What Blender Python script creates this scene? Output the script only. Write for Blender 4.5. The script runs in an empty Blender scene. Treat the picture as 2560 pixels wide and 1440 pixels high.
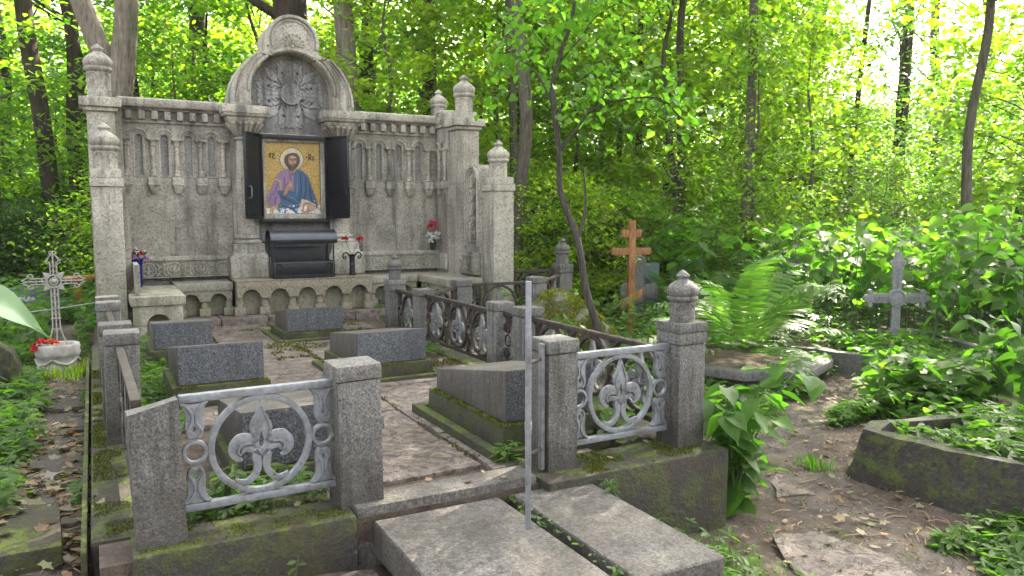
import bpy, bmesh, math, random
import numpy as np
from mathutils import Vector, Matrix, noise as mnoise

sc = bpy.context.scene
COL = sc.collection
PI = math.pi
rad = math.radians

# ------------------------------------------------------------------ camera
CAM_H = 1.40
FWD = rad(61.5)
PITCH = math.atan(190 / 1926)
cd = bpy.data.cameras.new('camera')
cam = bpy.data.objects.new('camera', cd); COL.objects.link(cam)
cd.sensor_width = 36; cd.lens = 1926 / 2560 * 36
cd.clip_start = 0.05; cd.clip_end = 600
cam.location = (0, 0, CAM_H)
cam.rotation_euler = (PI / 2 - PITCH, 0, FWD - PI / 2)
sc.camera = cam

# ------------------------------------------------------------------ light
SUN_AZ, SUN_EL = rad(27), rad(41)          # azimuth from +x towards +y
w = bpy.data.worlds.new('World'); sc.world = w; w.use_nodes = True
nt = w.node_tree; bg = nt.nodes['Background']
sky = nt.nodes.new('ShaderNodeTexSky'); sky.sky_type = 'NISHITA'; sky.sun_disc = False
sky.sun_elevation = SUN_EL; sky.sun_rotation = PI / 2 - SUN_AZ
sky.air_density = 1.0; sky.dust_density = 7.0; sky.ozone_density = 0.3
hs = nt.nodes.new('ShaderNodeHueSaturation'); hs.inputs['Saturation'].default_value = .30      # pale hazy sky
nt.links.new(sky.outputs[0], hs.inputs['Color']); nt.links.new(hs.outputs[0], bg.inputs[0]); bg.inputs[1].default_value = 0.15
sl = bpy.data.lights.new('sun', 'SUN'); sl.energy = 4.4; sl.angle = rad(0.53); sl.color = (1, 0.90, 0.72)
so = bpy.data.objects.new('sun', sl); COL.objects.link(so)
sv = Vector((math.cos(SUN_AZ) * math.cos(SUN_EL), math.sin(SUN_AZ) * math.cos(SUN_EL), math.sin(SUN_EL)))
so.rotation_euler = sv.to_track_quat('Z', 'Y').to_euler(); so.location = sv * 60
sc.view_settings.view_transform = 'Standard'; sc.view_settings.look = 'None'
sc.view_settings.exposure = 2.85; sc.view_settings.gamma = 1
sc.view_settings.use_curve_mapping = False
cy = sc.cycles
cy.max_bounces = 7; cy.diffuse_bounces = 4; cy.glossy_bounces = 2; cy.transmission_bounces = 5
cy.transparent_max_bounces = 6; cy.use_denoising = True
cy.caustics_reflective = False; cy.caustics_refractive = False
cy.sample_clamp_indirect = 6.0

# ------------------------------------------------------------------ materials
class NT:
    def __init__(s, name):
        s.m = bpy.data.materials.new(name); s.m.use_nodes = True
        s.t = s.m.node_tree; s.b = s.t.nodes['Principled BSDF']; s.out = s.t.nodes['Material Output']
        g = s.n('ShaderNodeNewGeometry'); s.pos = g.outputs['Position']; s.nor = g.outputs['Normal']; s.isl = g.outputs['Random Per Island']
    def n(s, k, **kw):
        x = s.t.nodes.new(k)
        for a, v in kw.items(): setattr(x, a, v)
        return x
    def l(s, a, b): s.t.links.new(a, b)
    def noise(s, scale, detail=4, rough=.6, vec=None, dist=0):
        x = s.n('ShaderNodeTexNoise'); x.inputs['Scale'].default_value = scale; x.inputs['Detail'].default_value = detail
        x.inputs['Roughness'].default_value = rough; x.inputs['Distortion'].default_value = dist
        s.l(vec or s.pos, x.inputs['Vector']); return x.outputs['Fac']
    def vor(s, scale, feature='F1', out='Distance', vec=None):
        x = s.n('ShaderNodeTexVoronoi', feature=feature); x.inputs['Scale'].default_value = scale
        s.l(vec or s.pos, x.inputs['Vector']); return x.outputs[out]
    def stretch(s, sx, sy, sz):
        x = s.n('ShaderNodeMapping'); x.inputs['Scale'].default_value = (sx, sy, sz); s.l(s.pos, x.inputs['Vector']); return x.outputs[0]
    def ramp(s, fac, stops, interp='LINEAR'):
        x = s.n('ShaderNodeValToRGB'); x.color_ramp.interpolation = interp
        e = x.color_ramp.elements
        while len(e) < len(stops): e.new(.5)
        for q, (p, c) in zip(e, stops):
            q.position = p; q.color = (*c, 1) if isinstance(c, (tuple, list)) else (c, c, c, 1)
        s.l(fac, x.inputs[0]); return x.outputs[0]
    def mix(s, fac, a, b, mode='MIX'):
        x = s.n('ShaderNodeMix', data_type='RGBA', blend_type=mode)
        for sock, v in ((x.inputs[0], fac), (x.inputs[6], a), (x.inputs[7], b)):
            if hasattr(v, 'links'): s.l(v, sock)
            elif isinstance(v, (int, float)): sock.default_value = v if sock.type == 'VALUE' else (v, v, v, 1)
            else: sock.default_value = (*v, 1)
        return x.outputs[2]
    def math(s, op, a, b=0.5, clamp=False):
        x = s.n('ShaderNodeMath', operation=op, use_clamp=clamp)
        for sock, v in ((x.inputs[0], a), (x.inputs[1], b)):
            if hasattr(v, 'links'): s.l(v, sock)
            else: sock.default_value = v
        return x.outputs[0]
    def bump(s, h, strength=.4, dist=.01):
        x = s.n('ShaderNodeBump'); x.inputs['Strength'].default_value = strength; x.inputs['Distance'].default_value = dist
        s.l(h, x.inputs['Height']); s.l(x.outputs[0], s.b.inputs['Normal']); return x
    def upz(s):
        x = s.n('ShaderNodeSeparateXYZ'); s.l(s.nor, x.inputs[0]); return x.outputs[2]
    def posz(s):
        x = s.n('ShaderNodeSeparateXYZ'); s.l(s.pos, x.inputs[0]); return x.outputs
    def done(s, col=None, rough=.85, metal=0, spec=.3):
        if col is not None:
            if hasattr(col, 'links'): s.l(col, s.b.inputs['Base Color'])
            else: s.b.inputs['Base Color'].default_value = (*col, 1)
        if hasattr(rough, 'links'): s.l(rough, s.b.inputs['Roughness'])
        else: s.b.inputs['Roughness'].default_value = rough
        s.b.inputs['Metallic'].default_value = metal; s.b.inputs['Specular IOR Level'].default_value = spec
        return s.m

MOSS_D, MOSS_L = (.035, .055, .010), (.11, .13, .02)

def mat_granite(name, dark, light, moss=0.0, scale=110, stain=.35, warm=(1, .97, .90), rough=.75, side=.30, grime=0.0, foot=0.0):
    s = NT(name)
    sp = s.noise(scale, 3, .75, dist=.6)
    c = s.ramp(sp, [(.34, tuple(dark * q for q in warm)), (.5, tuple((dark + light) / 2 * q for q in warm)), (.64, tuple(light * q for q in warm))])
    big = s.noise(2.3, 5, .6)
    c = s.mix(stain, c, s.ramp(big, [(.3, .45), (.7, 1.0)]), 'MULTIPLY')
    al = s.noise(5.5, 6, .7)
    c = s.mix(s.math('MULTIPLY', s.ramp(al, [(.52, 0.0), (.75, 1.0)]), .35), c, tuple(light * q for q in (.30, .34, .17)))
    # every stone its own shade; rain streaks; pale lichen spots
    oi = s.n('ShaderNodeObjectInfo')
    c = s.mix(1.0, c, s.ramp(oi.outputs['Random'], [(0, .78), (1, 1.06)]), 'MULTIPLY')
    sk = s.noise(1.0, 5, .7, s.stretch(16, 16, 1.3))
    c = s.mix(s.math('MULTIPLY', s.ramp(sk, [(.50, 0.0), (.66, 1.0)]), .45 + .2 * (grime > 0)), c, (.035, .031, .024))
    lv = s.vor(13, 'SMOOTH_F1'); lm = s.math('MULTIPLY', s.ramp(lv, [(.10, 1.0), (.24, 0.0)]), s.ramp(s.noise(4.2, 3, .6), [(.53, 0.0), (.62, 1.0)]))
    c = s.mix(s.math('MULTIPLY', lm, .45), c, (.26, .27, .20))
    if grime:
        c = s.mix(s.math('MULTIPLY', s.ramp(s.noise(2.7, 7, .7), [(.42, 1.0), (.68, 0.0)]), grime), c, (.042, .033, .024))
    if foot:                                           # damp dark stain round the foot
        d = s.math('ADD', s.posz()[2], s.math('MULTIPLY', s.math('SUBTRACT', s.noise(5, 5, .7), .5), .55))
        c = s.mix(s.math('MULTIPLY', s.ramp(d, [(.06, 1.0), (.26, 0.0)]), foot), c, (.04, .032, .025))
    if moss > 0:
        mm = s.noise(7, 7, .75)
        up = s.ramp(s.upz(), [(.45, 0.0), (.95, 1.0)])
        m1 = s.math('MULTIPLY', s.ramp(s.math('ADD', mm, moss - .5), [(.5, 0.0), (.62, 1.0)]), s.math('ADD', up, side, True))
        c = s.mix(m1, c, s.ramp(s.noise(60, 3, .7), [(.3, MOSS_D), (.7, MOSS_L)]))
        h = s.math('ADD', s.math('MULTIPLY', sp, .4), s.math('MULTIPLY', m1, s.noise(90, 2)))
    else:
        h = sp
    s.bump(s.math('ADD', h, s.math('MULTIPLY', s.noise(28, 4), 1.1)), .8, .011)
    return s.done(c, rough)

def mat_hammered(name, base, tint=(1, .925, .77), green=.6):
    """bush-hammered pale stone with soot and algae weathering"""
    s = NT(name)
    f = s.noise(42, 4, .62, dist=1.2)
    c = s.ramp(f, [(.32, tuple(base * .36 * q for q in tint)), (.47, tuple(base * .92 * q for q in tint)), (.62, tuple(base * 1.22 * q for q in tint))])
    b1 = s.noise(1.3, 6, .62)
    c = s.mix(.75, c, s.ramp(b1, [(.34, .42), (.58, 1.0)]), 'MULTIPLY')
    st = s.noise(1.0, 5, .65, s.stretch(5, 5, .5))
    c = s.mix(s.math('MULTIPLY', s.ramp(st, [(.48, 0.0), (.66, 1.0)]), .75), c, (.065, .062, .052))
    z = s.posz()[2]
    low = s.math('SUBTRACT', 1.35, s.math('ADD', z, s.math('MULTIPLY', s.noise(2.4, 5, .6), 1.1)))
    c = s.mix(s.math('MULTIPLY', s.ramp(low, [(.0, 0.0), (.85, 1.0)]), green), c, (.15, .145, .062))
    s.bump(s.math('ADD', f, s.math('MULTIPLY', s.noise(140, 2), .4)), .6, .009)
    return s.done(c, .9)

def mat_simple(name, col, rough=.6, metal=0, var=.25, scale=20, bump=.2, spec=.4):
    s = NT(name)
    n = s.noise(scale, 5, .65)
    c = s.mix(1.0, col, s.ramp(n, [(.3, 1 - var), (.7, 1.0)]), 'MULTIPLY')
    if bump: s.bump(n, bump, .006)
    return s.done(c, rough, metal, spec)

def mat_silver():
    s = NT('silver_paint')
    n = s.noise(38, 4, .6); d = s.noise(7, 6, .7)
    c = s.ramp(n, [(.3, (.175, .185, .20)), (.7, (.27, .285, .30))])
    c = s.mix(s.math('MULTIPLY', s.ramp(d, [(.48, 0.0), (.66, 1.0)]), .8), c, (.105, .10, .09))
    r = s.noise(19, 6, .75)
    c = s.mix(s.ramp(r, [(.62, 0.0), (.68, .8)]), c, (.075, .04, .022))
    s.bump(s.math('ADD', s.noise(55, 3), s.noise(16, 3)), .45, .007)
    return s.done(c, .5, .4, .5)

def mat_rust():
    s = NT('dark_iron')
    n = s.noise(24, 5, .7)
    c = s.ramp(n, [(.3, (.018, .015, .013)), (.55, (.045, .035, .028)), (.75, (.10, .075, .06))])
    s.bump(n, .4, .006)
    return s.done(c, .6, .2, .4)

def mat_leaf(name, cols, trans=.5, tcols=None, rough=.45, spec=.35):
    """leaf blade: random tint per leaf, light passes through"""
    s = NT(name)
    c = s.ramp(s.isl, [(i / max(1, len(cols) - 1), q) for i, q in enumerate(cols)])
    big = s.noise(.55, 3, .6)
    c = s.mix(.5, c, s.ramp(big, [(.35, .65), (.65, 1.2)]), 'MULTIPLY')
    s.done(c, rough, 0, spec)
    tr = s.n('ShaderNodeBsdfTranslucent')
    tc = s.mix(1.0, c, (2.75, 3.9, .95), 'MULTIPLY')
    s.l(tc, tr.inputs['Color'])
    mx = s.n('ShaderNodeMixShader'); mx.inputs[0].default_value = trans
    s.l(s.b.outputs[0], mx.inputs[1]); s.l(tr.outputs[0], mx.inputs[2]); s.l(mx.outputs[0], s.out.inputs['Surface'])
    return s.m

def mat_bark(name, dark, light, moss=0, sc_=9):
    s = NT(name)
    v = s.stretch(1, 1, .16)
    n = s.noise(sc_ * 2.4, 6, .7, v, .4)
    c = s.ramp(n, [(.32, dark), (.66, light)])
    c = s.mix(s.math('MULTIPLY', s.ramp(s.noise(1.7, 5, .6), [(.5, 0.0), (.7, 1.0)]), .4 + moss), c, (.07, .085, .03) if moss else tuple(q * 1.25 for q in light))
    s.bump(n, .9, .03)
    return s.done(c, .95, 0, .1)

def mat_paving():
    s = NT('red_sandstone')
    v = s.stretch(1, 1, 1)
    n = s.noise(9, 7, .65, dist=.8); f = s.noise(70, 3, .7)
    c = s.ramp(n, [(.30, (.08, .063, .053)), (.48, (.175, .142, .12)), (.68, (.265, .222, .188))])
    c = s.mix(.5, c, s.ramp(f, [(.3, .6), (.7, 1.1)]), 'MULTIPLY')
    b = s.noise(1.6, 5, .65)
    c = s.mix(s.math('MULTIPLY', s.ramp(b, [(.5, 0.0), (.68, 1.0)]), .55), c, (.075, .062, .05))
    gm = s.noise(3.1, 6, .7)
    c = s.mix(s.math('MULTIPLY', s.ramp(gm, [(.57, 0.0), (.68, 1.0)]), .7), c, (.07, .075, .022))
    fl = s.ramp(s.noise(5, 6, .6, dist=2.5), [(.40, 0.0), (.44, .5), (.55, .55), (.58, 1.0)])
    c = s.mix(1.0, c, s.ramp(fl, [(0, .62), (.5, 1.0), (1, .86)]), 'MULTIPLY')
    s.bump(s.math('ADD', s.math('ADD', n, fl), s.math('MULTIPLY', f, .3)), .9, .02)
    return s.done(c, .85)

def mat_ground():
    s = NT('forest_soil')
    n = s.noise(6, 7, .7); f = s.noise(60, 4, .7)
    c = s.ramp(n, [(.3, (.055, .042, .033)), (.55, (.11, .085, .068)), (.75, (.17, .14, .115))])
    c = s.mix(.6, c, s.ramp(f, [(.3, .55), (.7, 1.2)]), 'MULTIPLY')
    ca = s.n('ShaderNodeVertexColor'); ca.layer_name = 'path'
    pc = s.ramp(n, [(.3, (.062, .052, .044)), (.5, (.12, .102, .088)), (.7, (.18, .155, .135))])
    pc = s.mix(.75, pc, s.ramp(f, [(.3, .45), (.7, 1.25)]), 'MULTIPLY')
    pc = s.mix(s.math('MULTIPLY', s.ramp(s.noise(1.4, 5, .65), [(.46, 0.0), (.62, 1.0)]), .6), pc, (.055, .042, .034))
    m = s.math('ADD', ca.outputs[0], s.math('MULTIPLY', s.math('SUBTRACT', s.noise(3.5, 5), .5), .7))
    c = s.mix(s.ramp(m, [(.42, 0.0), (.62, 1.0)]), c, pc)
    g = s.noise(1.9, 6, .7)
    c = s.mix(s.math('MULTIPLY', s.ramp(g, [(.56, 0.0), (.66, 1.0)]), .7), c, (.06, .07, .022))
    s.bump(s.math('ADD', n, s.math('MULTIPLY', f, .5)), .8, .03)
    return s.done(c, .95, 0, .1)

def mat_wood():
    s = NT('varnished_pine')
    n = s.noise(7, 5, .6, s.stretch(3, 3, .5), 1.2)
    c = s.ramp(n, [(.3, (.13, .052, .018)), (.6, (.31, .14, .05)), (.8, (.40, .21, .085))])
    d = s.noise(3, 5, .7)
    c = s.mix(s.math('MULTIPLY', s.ramp(d, [(.52, 0.0), (.7, 1.0)]), .6), c, (.10, .06, .035))
    s.bump(n, .25, .006)
    return s.done(c, .5)

def mat_mosaic(name, cols, scale=95, glossy=.35, loss=0):
    s = NT(name)
    cell = s.n('ShaderNodeTexVoronoi'); cell.inputs['Scale'].default_value = scale; s.l(s.pos, cell.inputs['Vector'])
    sep = s.n('ShaderNodeSeparateColor'); s.l(cell.outputs['Color'], sep.inputs[0])
    c = s.ramp(sep.outputs[0], [(i / max(1, len(cols) - 1), q) for i, q in enumerate(cols)])
    e = s.vor(scale, 'DISTANCE_TO_EDGE')
    c = s.mix(s.ramp(e, [(.0, 1.0), (.06, 0.0)]), c, (.10, .09, .07))
    if loss:
        z = s.posz()[2]
        d = s.math('ADD', s.noise(24, 5, .7), s.math('MULTIPLY', s.math('SUBTRACT', 1.62, z), loss))
        c = s.mix(s.ramp(d, [(.70, 0.0), (.73, 1.0)]), c, (.62, .62, .60))
    s.bump(e, .4, .004)
    return s.done(c, glossy, 0, .5)

M = {}
M['granite'] = mat_granite('grey_granite', .055, .285, .24, 95, .5, grime=.35, foot=.55)
M['granite_moss'] = mat_granite('mossy_granite', .014, .075, .54, 95, .6, side=.42, grime=.95)
M['granite_step'] = mat_granite('step_granite', .06, .235, .08, 70, .6, (1, .92, .84), grime=.5)
M['plinth'] = mat_granite('mossy_plinth', .018, .085, .60, 120, .5, side=.38, grime=.7)
M['dark_granite'] = mat_granite('dark_granite', .026, .175, 0, 75, .3, (.93, .98, 1.05), .36)
M['brown_granite'] = mat_granite('brown_granite', .075, .165, .05, 150, .45, (1, .92, .83), .5, grime=.3)
M['wall'] = mat_hammered('hammered_stone', .365)
M['trim'] = mat_hammered('dressed_stone', .425, (1, .93, .78), .6)
M['soot'] = mat_hammered('sooty_stone', .27, (.98, .97, .94), .2)
M['relief'] = mat_hammered('grey_relief_stone', .36, (.98, .975, .95), .2)
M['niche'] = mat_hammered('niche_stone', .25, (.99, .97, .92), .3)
def mat_altar():
    s = NT('stained_altar_stone')
    f = s.noise(42, 4, .62, dist=1.2)
    c = s.ramp(f, [(.30, (.085, .075, .052)), (.47, (.20, .175, .125)), (.62, (.28, .25, .185))])
    o = s.noise(3.2, 6, .7, s.stretch(1, 1, .6))
    c = s.mix(s.math('MULTIPLY', s.ramp(o, [(.56, 0.0), (.70, 1.0)]), .6), c, (.30, .14, .05))
    g = s.noise(2.1, 6, .7)
    c = s.mix(s.math('MULTIPLY', s.ramp(g, [(.52, 0.0), (.68, 1.0)]), .6), c, (.085, .085, .035))
    s.bump(f, .6, .009)
    return s.done(c, .9)
M['altar'] = mat_altar()
M['silver'] = mat_silver()
M['iron'] = mat_rust()
M['dimsilver'] = mat_simple('shade_dimmed_silver_paint', (.20, .20, .195), .6, .15, .5, 22, .35)  # darker copy of the silver, shade on the fence ornaments put into colour
M['black'] = mat_simple('black_enamel', (.012, .013, .016), .35, .3, .4, 14, .12, .5)
M['roofmetal'] = mat_simple('satin_black_sheet', (.085, .085, .10), .36, .75, .25, 9, .05)
M['paving'] = mat_paving()
M['ground'] = mat_ground()
M['mudstone'] = mat_granite('muddy_stone', .045, .115, .25, 50, .6, (1, .84, .73), side=.3, grime=.5)
M['wood'] = mat_wood()
M['redwood'] = mat_simple('red_painted_wood', (.22, .035, .02), .6)
M['orange'] = mat_simple('orange_wood', (.45, .16, .05), .6)
def mat_moss():
    s = NT('moss'); c = s.ramp(s.isl, [(0, (.030, .048, .008)), (.5, (.075, .095, .014)), (1, (.15, .15, .025))])
    return s.done(c, 1, 0, .05)
M['moss'] = mat_moss()
def mat_moss_sun():
    s = NT('sunlit_yellow_moss'); c = s.ramp(s.isl, [(0, (.08, .10, .012)), (.5, (.20, .22, .025)), (1, (.33, .33, .045))])
    return s.done(c, 1, 0, .05)
M['moss_sun'] = mat_moss_sun()  # yellow moss with sunlit brightness put into its colour
M['boulder'] = mat_granite('boulder_stone', .12, .24, .56, 60, .5, (1, .93, .84), side=.35)
M['oldstone'] = mat_granite('lichened_stone', .10, .22, .4, 60, .5)
M['slate'] = mat_simple('blue_grey_slab', (.10, .125, .135), .6)
M['concrete'] = mat_granite('weathered_concrete', .10, .23, .34, 45, .5, (1, .94, .86))
M['roughdark'] = mat_granite('rough_dark_concrete', .02, .085, .52, 30, .6, (1, .88, .80), side=.75, grime=.5)
M['whitestone'] = mat_simple('whitewashed_stone', (.45, .425, .375), .85, 0, .7, 7, .6)
M['whiteiron'] = mat_simple('pale_painted_iron', (.34, .31, .285), .6, 0, .45, 30, .2)
M['greyiron'] = mat_simple('grey_painted_iron', (.25, .25, .245), .65, .0, .5, 40, .4)
M['cardboard'] = mat_simple('printed_white', (.75, .74, .71), .6, 0, .1)
M['bark_grey'] = mat_bark('grey_bark', (.10, .082, .062), (.27, .235, .19), .25)
M['bark_dark'] = mat_bark('dark_bark', (.022, .017, .013), (.075, .058, .045))
M['bark_mid'] = mat_bark('brown_grey_bark', (.05, .043, .034), (.15, .13, .105), .2)
M['bark_sap'] = mat_bark('young_bark', (.035, .030, .026), (.10, .088, .075), 0, 14)
M['leaf_canopy'] = mat_leaf('canopy_leaf', [(.038, .07, .014), (.06, .10, .018), (.09, .13, .02)], .55)
M['leaf_maple'] = mat_leaf('maple_leaf', [(.05, .095, .014), (.08, .125, .018), (.11, .15, .02), (.15, .165, .022)], .55)
M['leaf_yellow'] = mat_leaf('yellowing_leaf', [(.09, .13, .016), (.14, .17, .02), (.18, .18, .022)], .6)
M['leaf_dark'] = mat_leaf('dark_leaf', [(.022, .042, .012), (.035, .065, .016), (.055, .09, .018)], .4)
M['leaf_broad'] = mat_leaf('broad_leaf', [(.05, .105, .022), (.075, .135, .026), (.10, .155, .03)], .52, rough=.5, spec=.3)
M['leaf_fern'] = mat_leaf('fern_leaf', [(.055, .11, .028), (.08, .135, .034), (.11, .155, .05)], .36)
M['leaf_sapling'] = mat_leaf('sapling_leaf', [(.06, .12, .025), (.085, .145, .03), (.11, .165, .032)], .55)
M['leaf_pale'] = mat_leaf('pale_leaf_underside', [(.10, .155, .085), (.12, .175, .10)], .25)
M['leaf_ground'] = mat_leaf('ground_leaf', [(.04, .08, .018), (.055, .10, .02), (.08, .13, .024)], .42, rough=.55, spec=.3)
M['litter'] = mat_leaf('dry_leaf', [(.05, .038, .026), (.13, .08, .045), (.20, .11, .045), (.09, .065, .045), (.24, .18, .11), (.10, .12, .04), (.24, .21, .17)], .12, rough=.7)
M['stem'] = mat_simple('green_stem', (.07, .11, .03), .6)
M['drystem'] = mat_simple('dry_stem', (.30, .21, .13), .8)
M['gold'] = mat_mosaic('gold_tesserae', [(.20, .12, .02), (.40, .25, .04), (.55, .38, .08), (.30, .17, .03)], 95, .3, .9)
M['halo'] = mat_mosaic('pale_gold_tesserae', [(.50, .40, .18), (.62, .55, .34), (.42, .32, .12)], 110, .3)
M['halocross'] = mat_mosaic('white_tesserae', [(.62, .55, .47), (.55, .42, .36)], 110)
M['hair'] = mat_mosaic('brown_tesserae', [(.035, .022, .018), (.07, .04, .028), (.05, .03, .022)], 140, .5)
M['skin'] = mat_mosaic('skin_tesserae', [(.27, .15, .085), (.36, .21, .125), (.22, .12, .07)], 140, .5)
M['skinlight'] = mat_mosaic('light_skin_tesserae', [(.46, .30, .19), (.40, .25, .16)], 140, .5)
M['purple'] = mat_mosaic('purple_tesserae', [(.20, .12, .24), (.27, .17, .30), (.15, .08, .19)], 120, .5)
M['purpledark'] = mat_mosaic('dark_purple_tesserae', [(.08, .035, .12), (.11, .05, .15)], 120, .5)
M['blue'] = mat_mosaic('blue_tesserae', [(.012, .05, .12), (.02, .08, .17), (.03, .11, .22)], 120, .5, 1.0)
M['bluedark'] = mat_mosaic('dark_blue_tesserae', [(.006, .02, .06), (.01, .03, .08)], 120, .5)
M['bluelight'] = mat_mosaic('light_blue_tesserae', [(.05, .15, .26), (.07, .18, .30)], 120, .5)
M['page'] = mat_mosaic('book_tesserae', [(.55, .50, .42), (.45, .28, .20), (.62, .58, .5)], 120, .5, 1.2)
M['bookbrown'] = mat_mosaic('book_cover_tesserae', [(.30, .13, .08), (.38, .2, .14)], 120, .5)
M['ochre'] = mat_mosaic('ochre_tesserae', [(.5, .36, .07), (.42, .28, .05)], 120)
M['ink'] = mat_simple('dark_lettering', (.04, .02, .012), .6)
M['plaster'] = mat_simple('bare_plaster', (.55, .55, .53), .9)
M['bluevase'] = mat_simple('cobalt_glaze', (.012, .012, .13), .25, 0, .2, 10, .05)
M['darkvase'] = mat_simple('dark_green_plastic', (.01, .03, .015), .5)
for k, c in dict(f_red=(.50, .02, .025), f_white=(.75, .73, .72), f_pink=(.62, .12, .18), f_lilac=(.42, .22, .50), f_orange=(.7, .09, .03), f_yellow=(.6, .45, .02)).items():
    M[k] = mat_simple(k.replace('f_', 'petal_'), c, .6, 0, .35, 60, .1)

# ------------------------------------------------------------------ mesh helpers
def B(): return bmesh.new()

def box(bm, x0, x1, y0, y1, z0, z1, taper=0, mat=None):
    t = taper
    p = [(x0, y0, z0), (x1, y0, z0), (x1, y1, z0), (x0, y1, z0), (x0 + t, y0 + t, z1), (x1 - t, y0 + t, z1), (x1 - t, y1 - t, z1), (x0 + t, y1 - t, z1)]
    if mat is not None: p = [mat @ Vector(q) for q in p]
    v = [bm.verts.new(q) for q in p]
    for f in ((3, 2, 1, 0), (4, 5, 6, 7), (0, 1, 5, 4), (1, 2, 6, 5), (2, 3, 7, 6), (3, 0, 4, 7)): bm.faces.new([v[i] for i in f])

def prism(bm, pts, fn, d0, d1):
    """polygon pts (u,v) mapped by fn(u,v,d) and closed between depths d0 and d1"""
    a = [bm.verts.new(fn(u, v, d0)) for u, v in pts]; b = [bm.verts.new(fn(u, v, d1)) for u, v in pts]
    n = len(pts)
    bm.faces.new(a); bm.faces.new(list(reversed(b)))
    for i in range(n): bm.faces.new([a[(i + 1) % n], a[i], b[i], b[(i + 1) % n]])

def plate(bm, outer, holes, fn, d0, d1):
    """flat plate with holes, thickness from d0 to d1"""
    for d, flip in ((d0, 0), (d1, 1)):
        es = []
        for loop in [outer] + holes:
            vs = [bm.verts.new(fn(u, v, d)) for u, v in loop]
            es += [bm.edges.new((vs[i], vs[(i + 1) % len(vs)])) for i in range(len(vs))]
        bmesh.ops.triangle_fill(bm, use_beauty=True, use_dissolve=False, edges=es)
    for loop in [outer] + holes:
        a = [bm.verts.new(fn(u, v, d0)) for u, v in loop]; b = [bm.verts.new(fn(u, v, d1)) for u, v in loop]
        for i in range(len(loop)): bm.faces.new([a[i], a[(i + 1) % len(loop)], b[(i + 1) % len(loop)], b[i]])
    bmesh.ops.remove_doubles(bm, verts=bm.verts[:], dist=1e-5)
    bmesh.ops.recalc_face_normals(bm, faces=bm.faces[:])

def tube(bm, pts, r, seg=8, cap=True, closed=False, flat=1.0):
    """round bar along pts; r is a number or one per point"""
    pts = [Vector(p) for p in pts]; n = len(pts)
    rs = r if hasattr(r, '__len__') else [r] * n
    rings = []; up = None
    for i, p in enumerate(pts):
        if closed: t = pts[(i + 1) % n] - pts[i - 1]
        else: t = pts[min(i + 1, n - 1)] - pts[max(i - 1, 0)]
        t.normalize()
        if up is None:
            up = Vector((0, 0, 1)) if abs(t.z) < .9 else Vector((0, 1, 0))
        a = t.cross(up)
        if a.length < 1e-5: a = t.orthogonal()
        a.normalize(); b = a.cross(t); up = b
        rings.append([bm.verts.new(p + (a * math.cos(2 * PI * k / seg) * flat + b * math.sin(2 * PI * k / seg)) * rs[i]) for k in range(seg)])
    for i in range(n if closed else n - 1):
        A, Bq = rings[i], rings[(i + 1) % n]
        for k in range(seg): bm.faces.new([A[k], A[(k + 1) % seg], Bq[(k + 1) % seg], Bq[k]])
    if cap and not closed:
        bm.faces.new(list(reversed(rings[0]))); bm.faces.new(rings[-1])

def lathe(bm, prof, c=(0, 0, 0), seg=20, cap=True):
    rings = []
    for r, z in prof:
        rings.append([bm.verts.new((c[0] + r * math.cos(2 * PI * k / seg), c[1] + r * math.sin(2 * PI * k / seg), c[2] + z)) for k in range(seg)])
    for A, Bq in zip(rings, rings[1:]):
        for k in range(seg): bm.faces.new([A[k], A[(k + 1) % seg], Bq[(k + 1) % seg], Bq[k]])
    if cap:
        bm.faces.new(list(reversed(rings[0]))); bm.faces.new(rings[-1])

def ribbon(bm, path, width, fn, d0, d1, closed=False):
    """flat bar of given width along a 2D path, depth d0..d1 through fn(u,v,d)"""
    n = len(path); P = [Vector((p[0], p[1])) for p in path]
    ws = width if hasattr(width, '__len__') else [width] * n
    L, R = [], []
    for i in range(n):
        if closed: t = P[(i + 1) % n] - P[i - 1]
        else: t = P[min(i + 1, n - 1)] - P[max(i - 1, 0)]
        t.normalize(); q = Vector((-t.y, t.x)) * ws[i] / 2
        L.append(P[i] + q); R.append(P[i] - q)
    vs = [[bm.verts.new(fn(p.x, p.y, d)) for p in S] for S in (L, R) for d in (d0, d1)]
    l0, l1, r0, r1 = vs
    for i in range(n if closed else n - 1):
        j = (i + 1) % n
        bm.faces.new([l0[i], r0[i], r0[j], l0[j]]); bm.faces.new([l1[i], l1[j], r1[j], r1[i]])
        bm.faces.new([l0[i], l0[j], l1[j], l1[i]]); bm.faces.new([r0[i], r1[i], r1[j], r0[j]])
    if not closed:
        bm.faces.new([l0[0], l1[0], r1[0], r0[0]]); bm.faces.new([l0[-1], r0[-1], r1[-1], l1[-1]])

def arc(cx, cz, r, a0, a1, n=16):
    return [(cx + r * math.cos(rad(a0 + (a1 - a0) * i / n)), cz + r * math.sin(rad(a0 + (a1 - a0) * i / n))) for i in range(n + 1)]

def catm(pts, k=5):
    """smooth open curve through pts"""
    out = []; P = [Vector(p) for p in pts]
    for i in range(len(P) - 1):
        a, b, c, d = P[max(i - 1, 0)], P[i], P[i + 1], P[min(i + 2, len(P) - 1)]
        for j in range(k):
            t = j / k
            out.append(tuple(.5 * ((2 * b) + (c - a) * t + (2 * a - 5 * b + 4 * c - d) * t * t + (3 * b - a - 3 * c + d) * t ** 3)))
    out.append(tuple(P[-1])); return out

def link(name, me, parent=None, loc=None, kind=None):
    o = bpy.data.objects.new(name, me); COL.objects.link(o)
    if parent is not None: o.parent = parent
    if loc is not None: o.location = loc
    if kind: o['kind'] = kind
    return o

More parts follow.
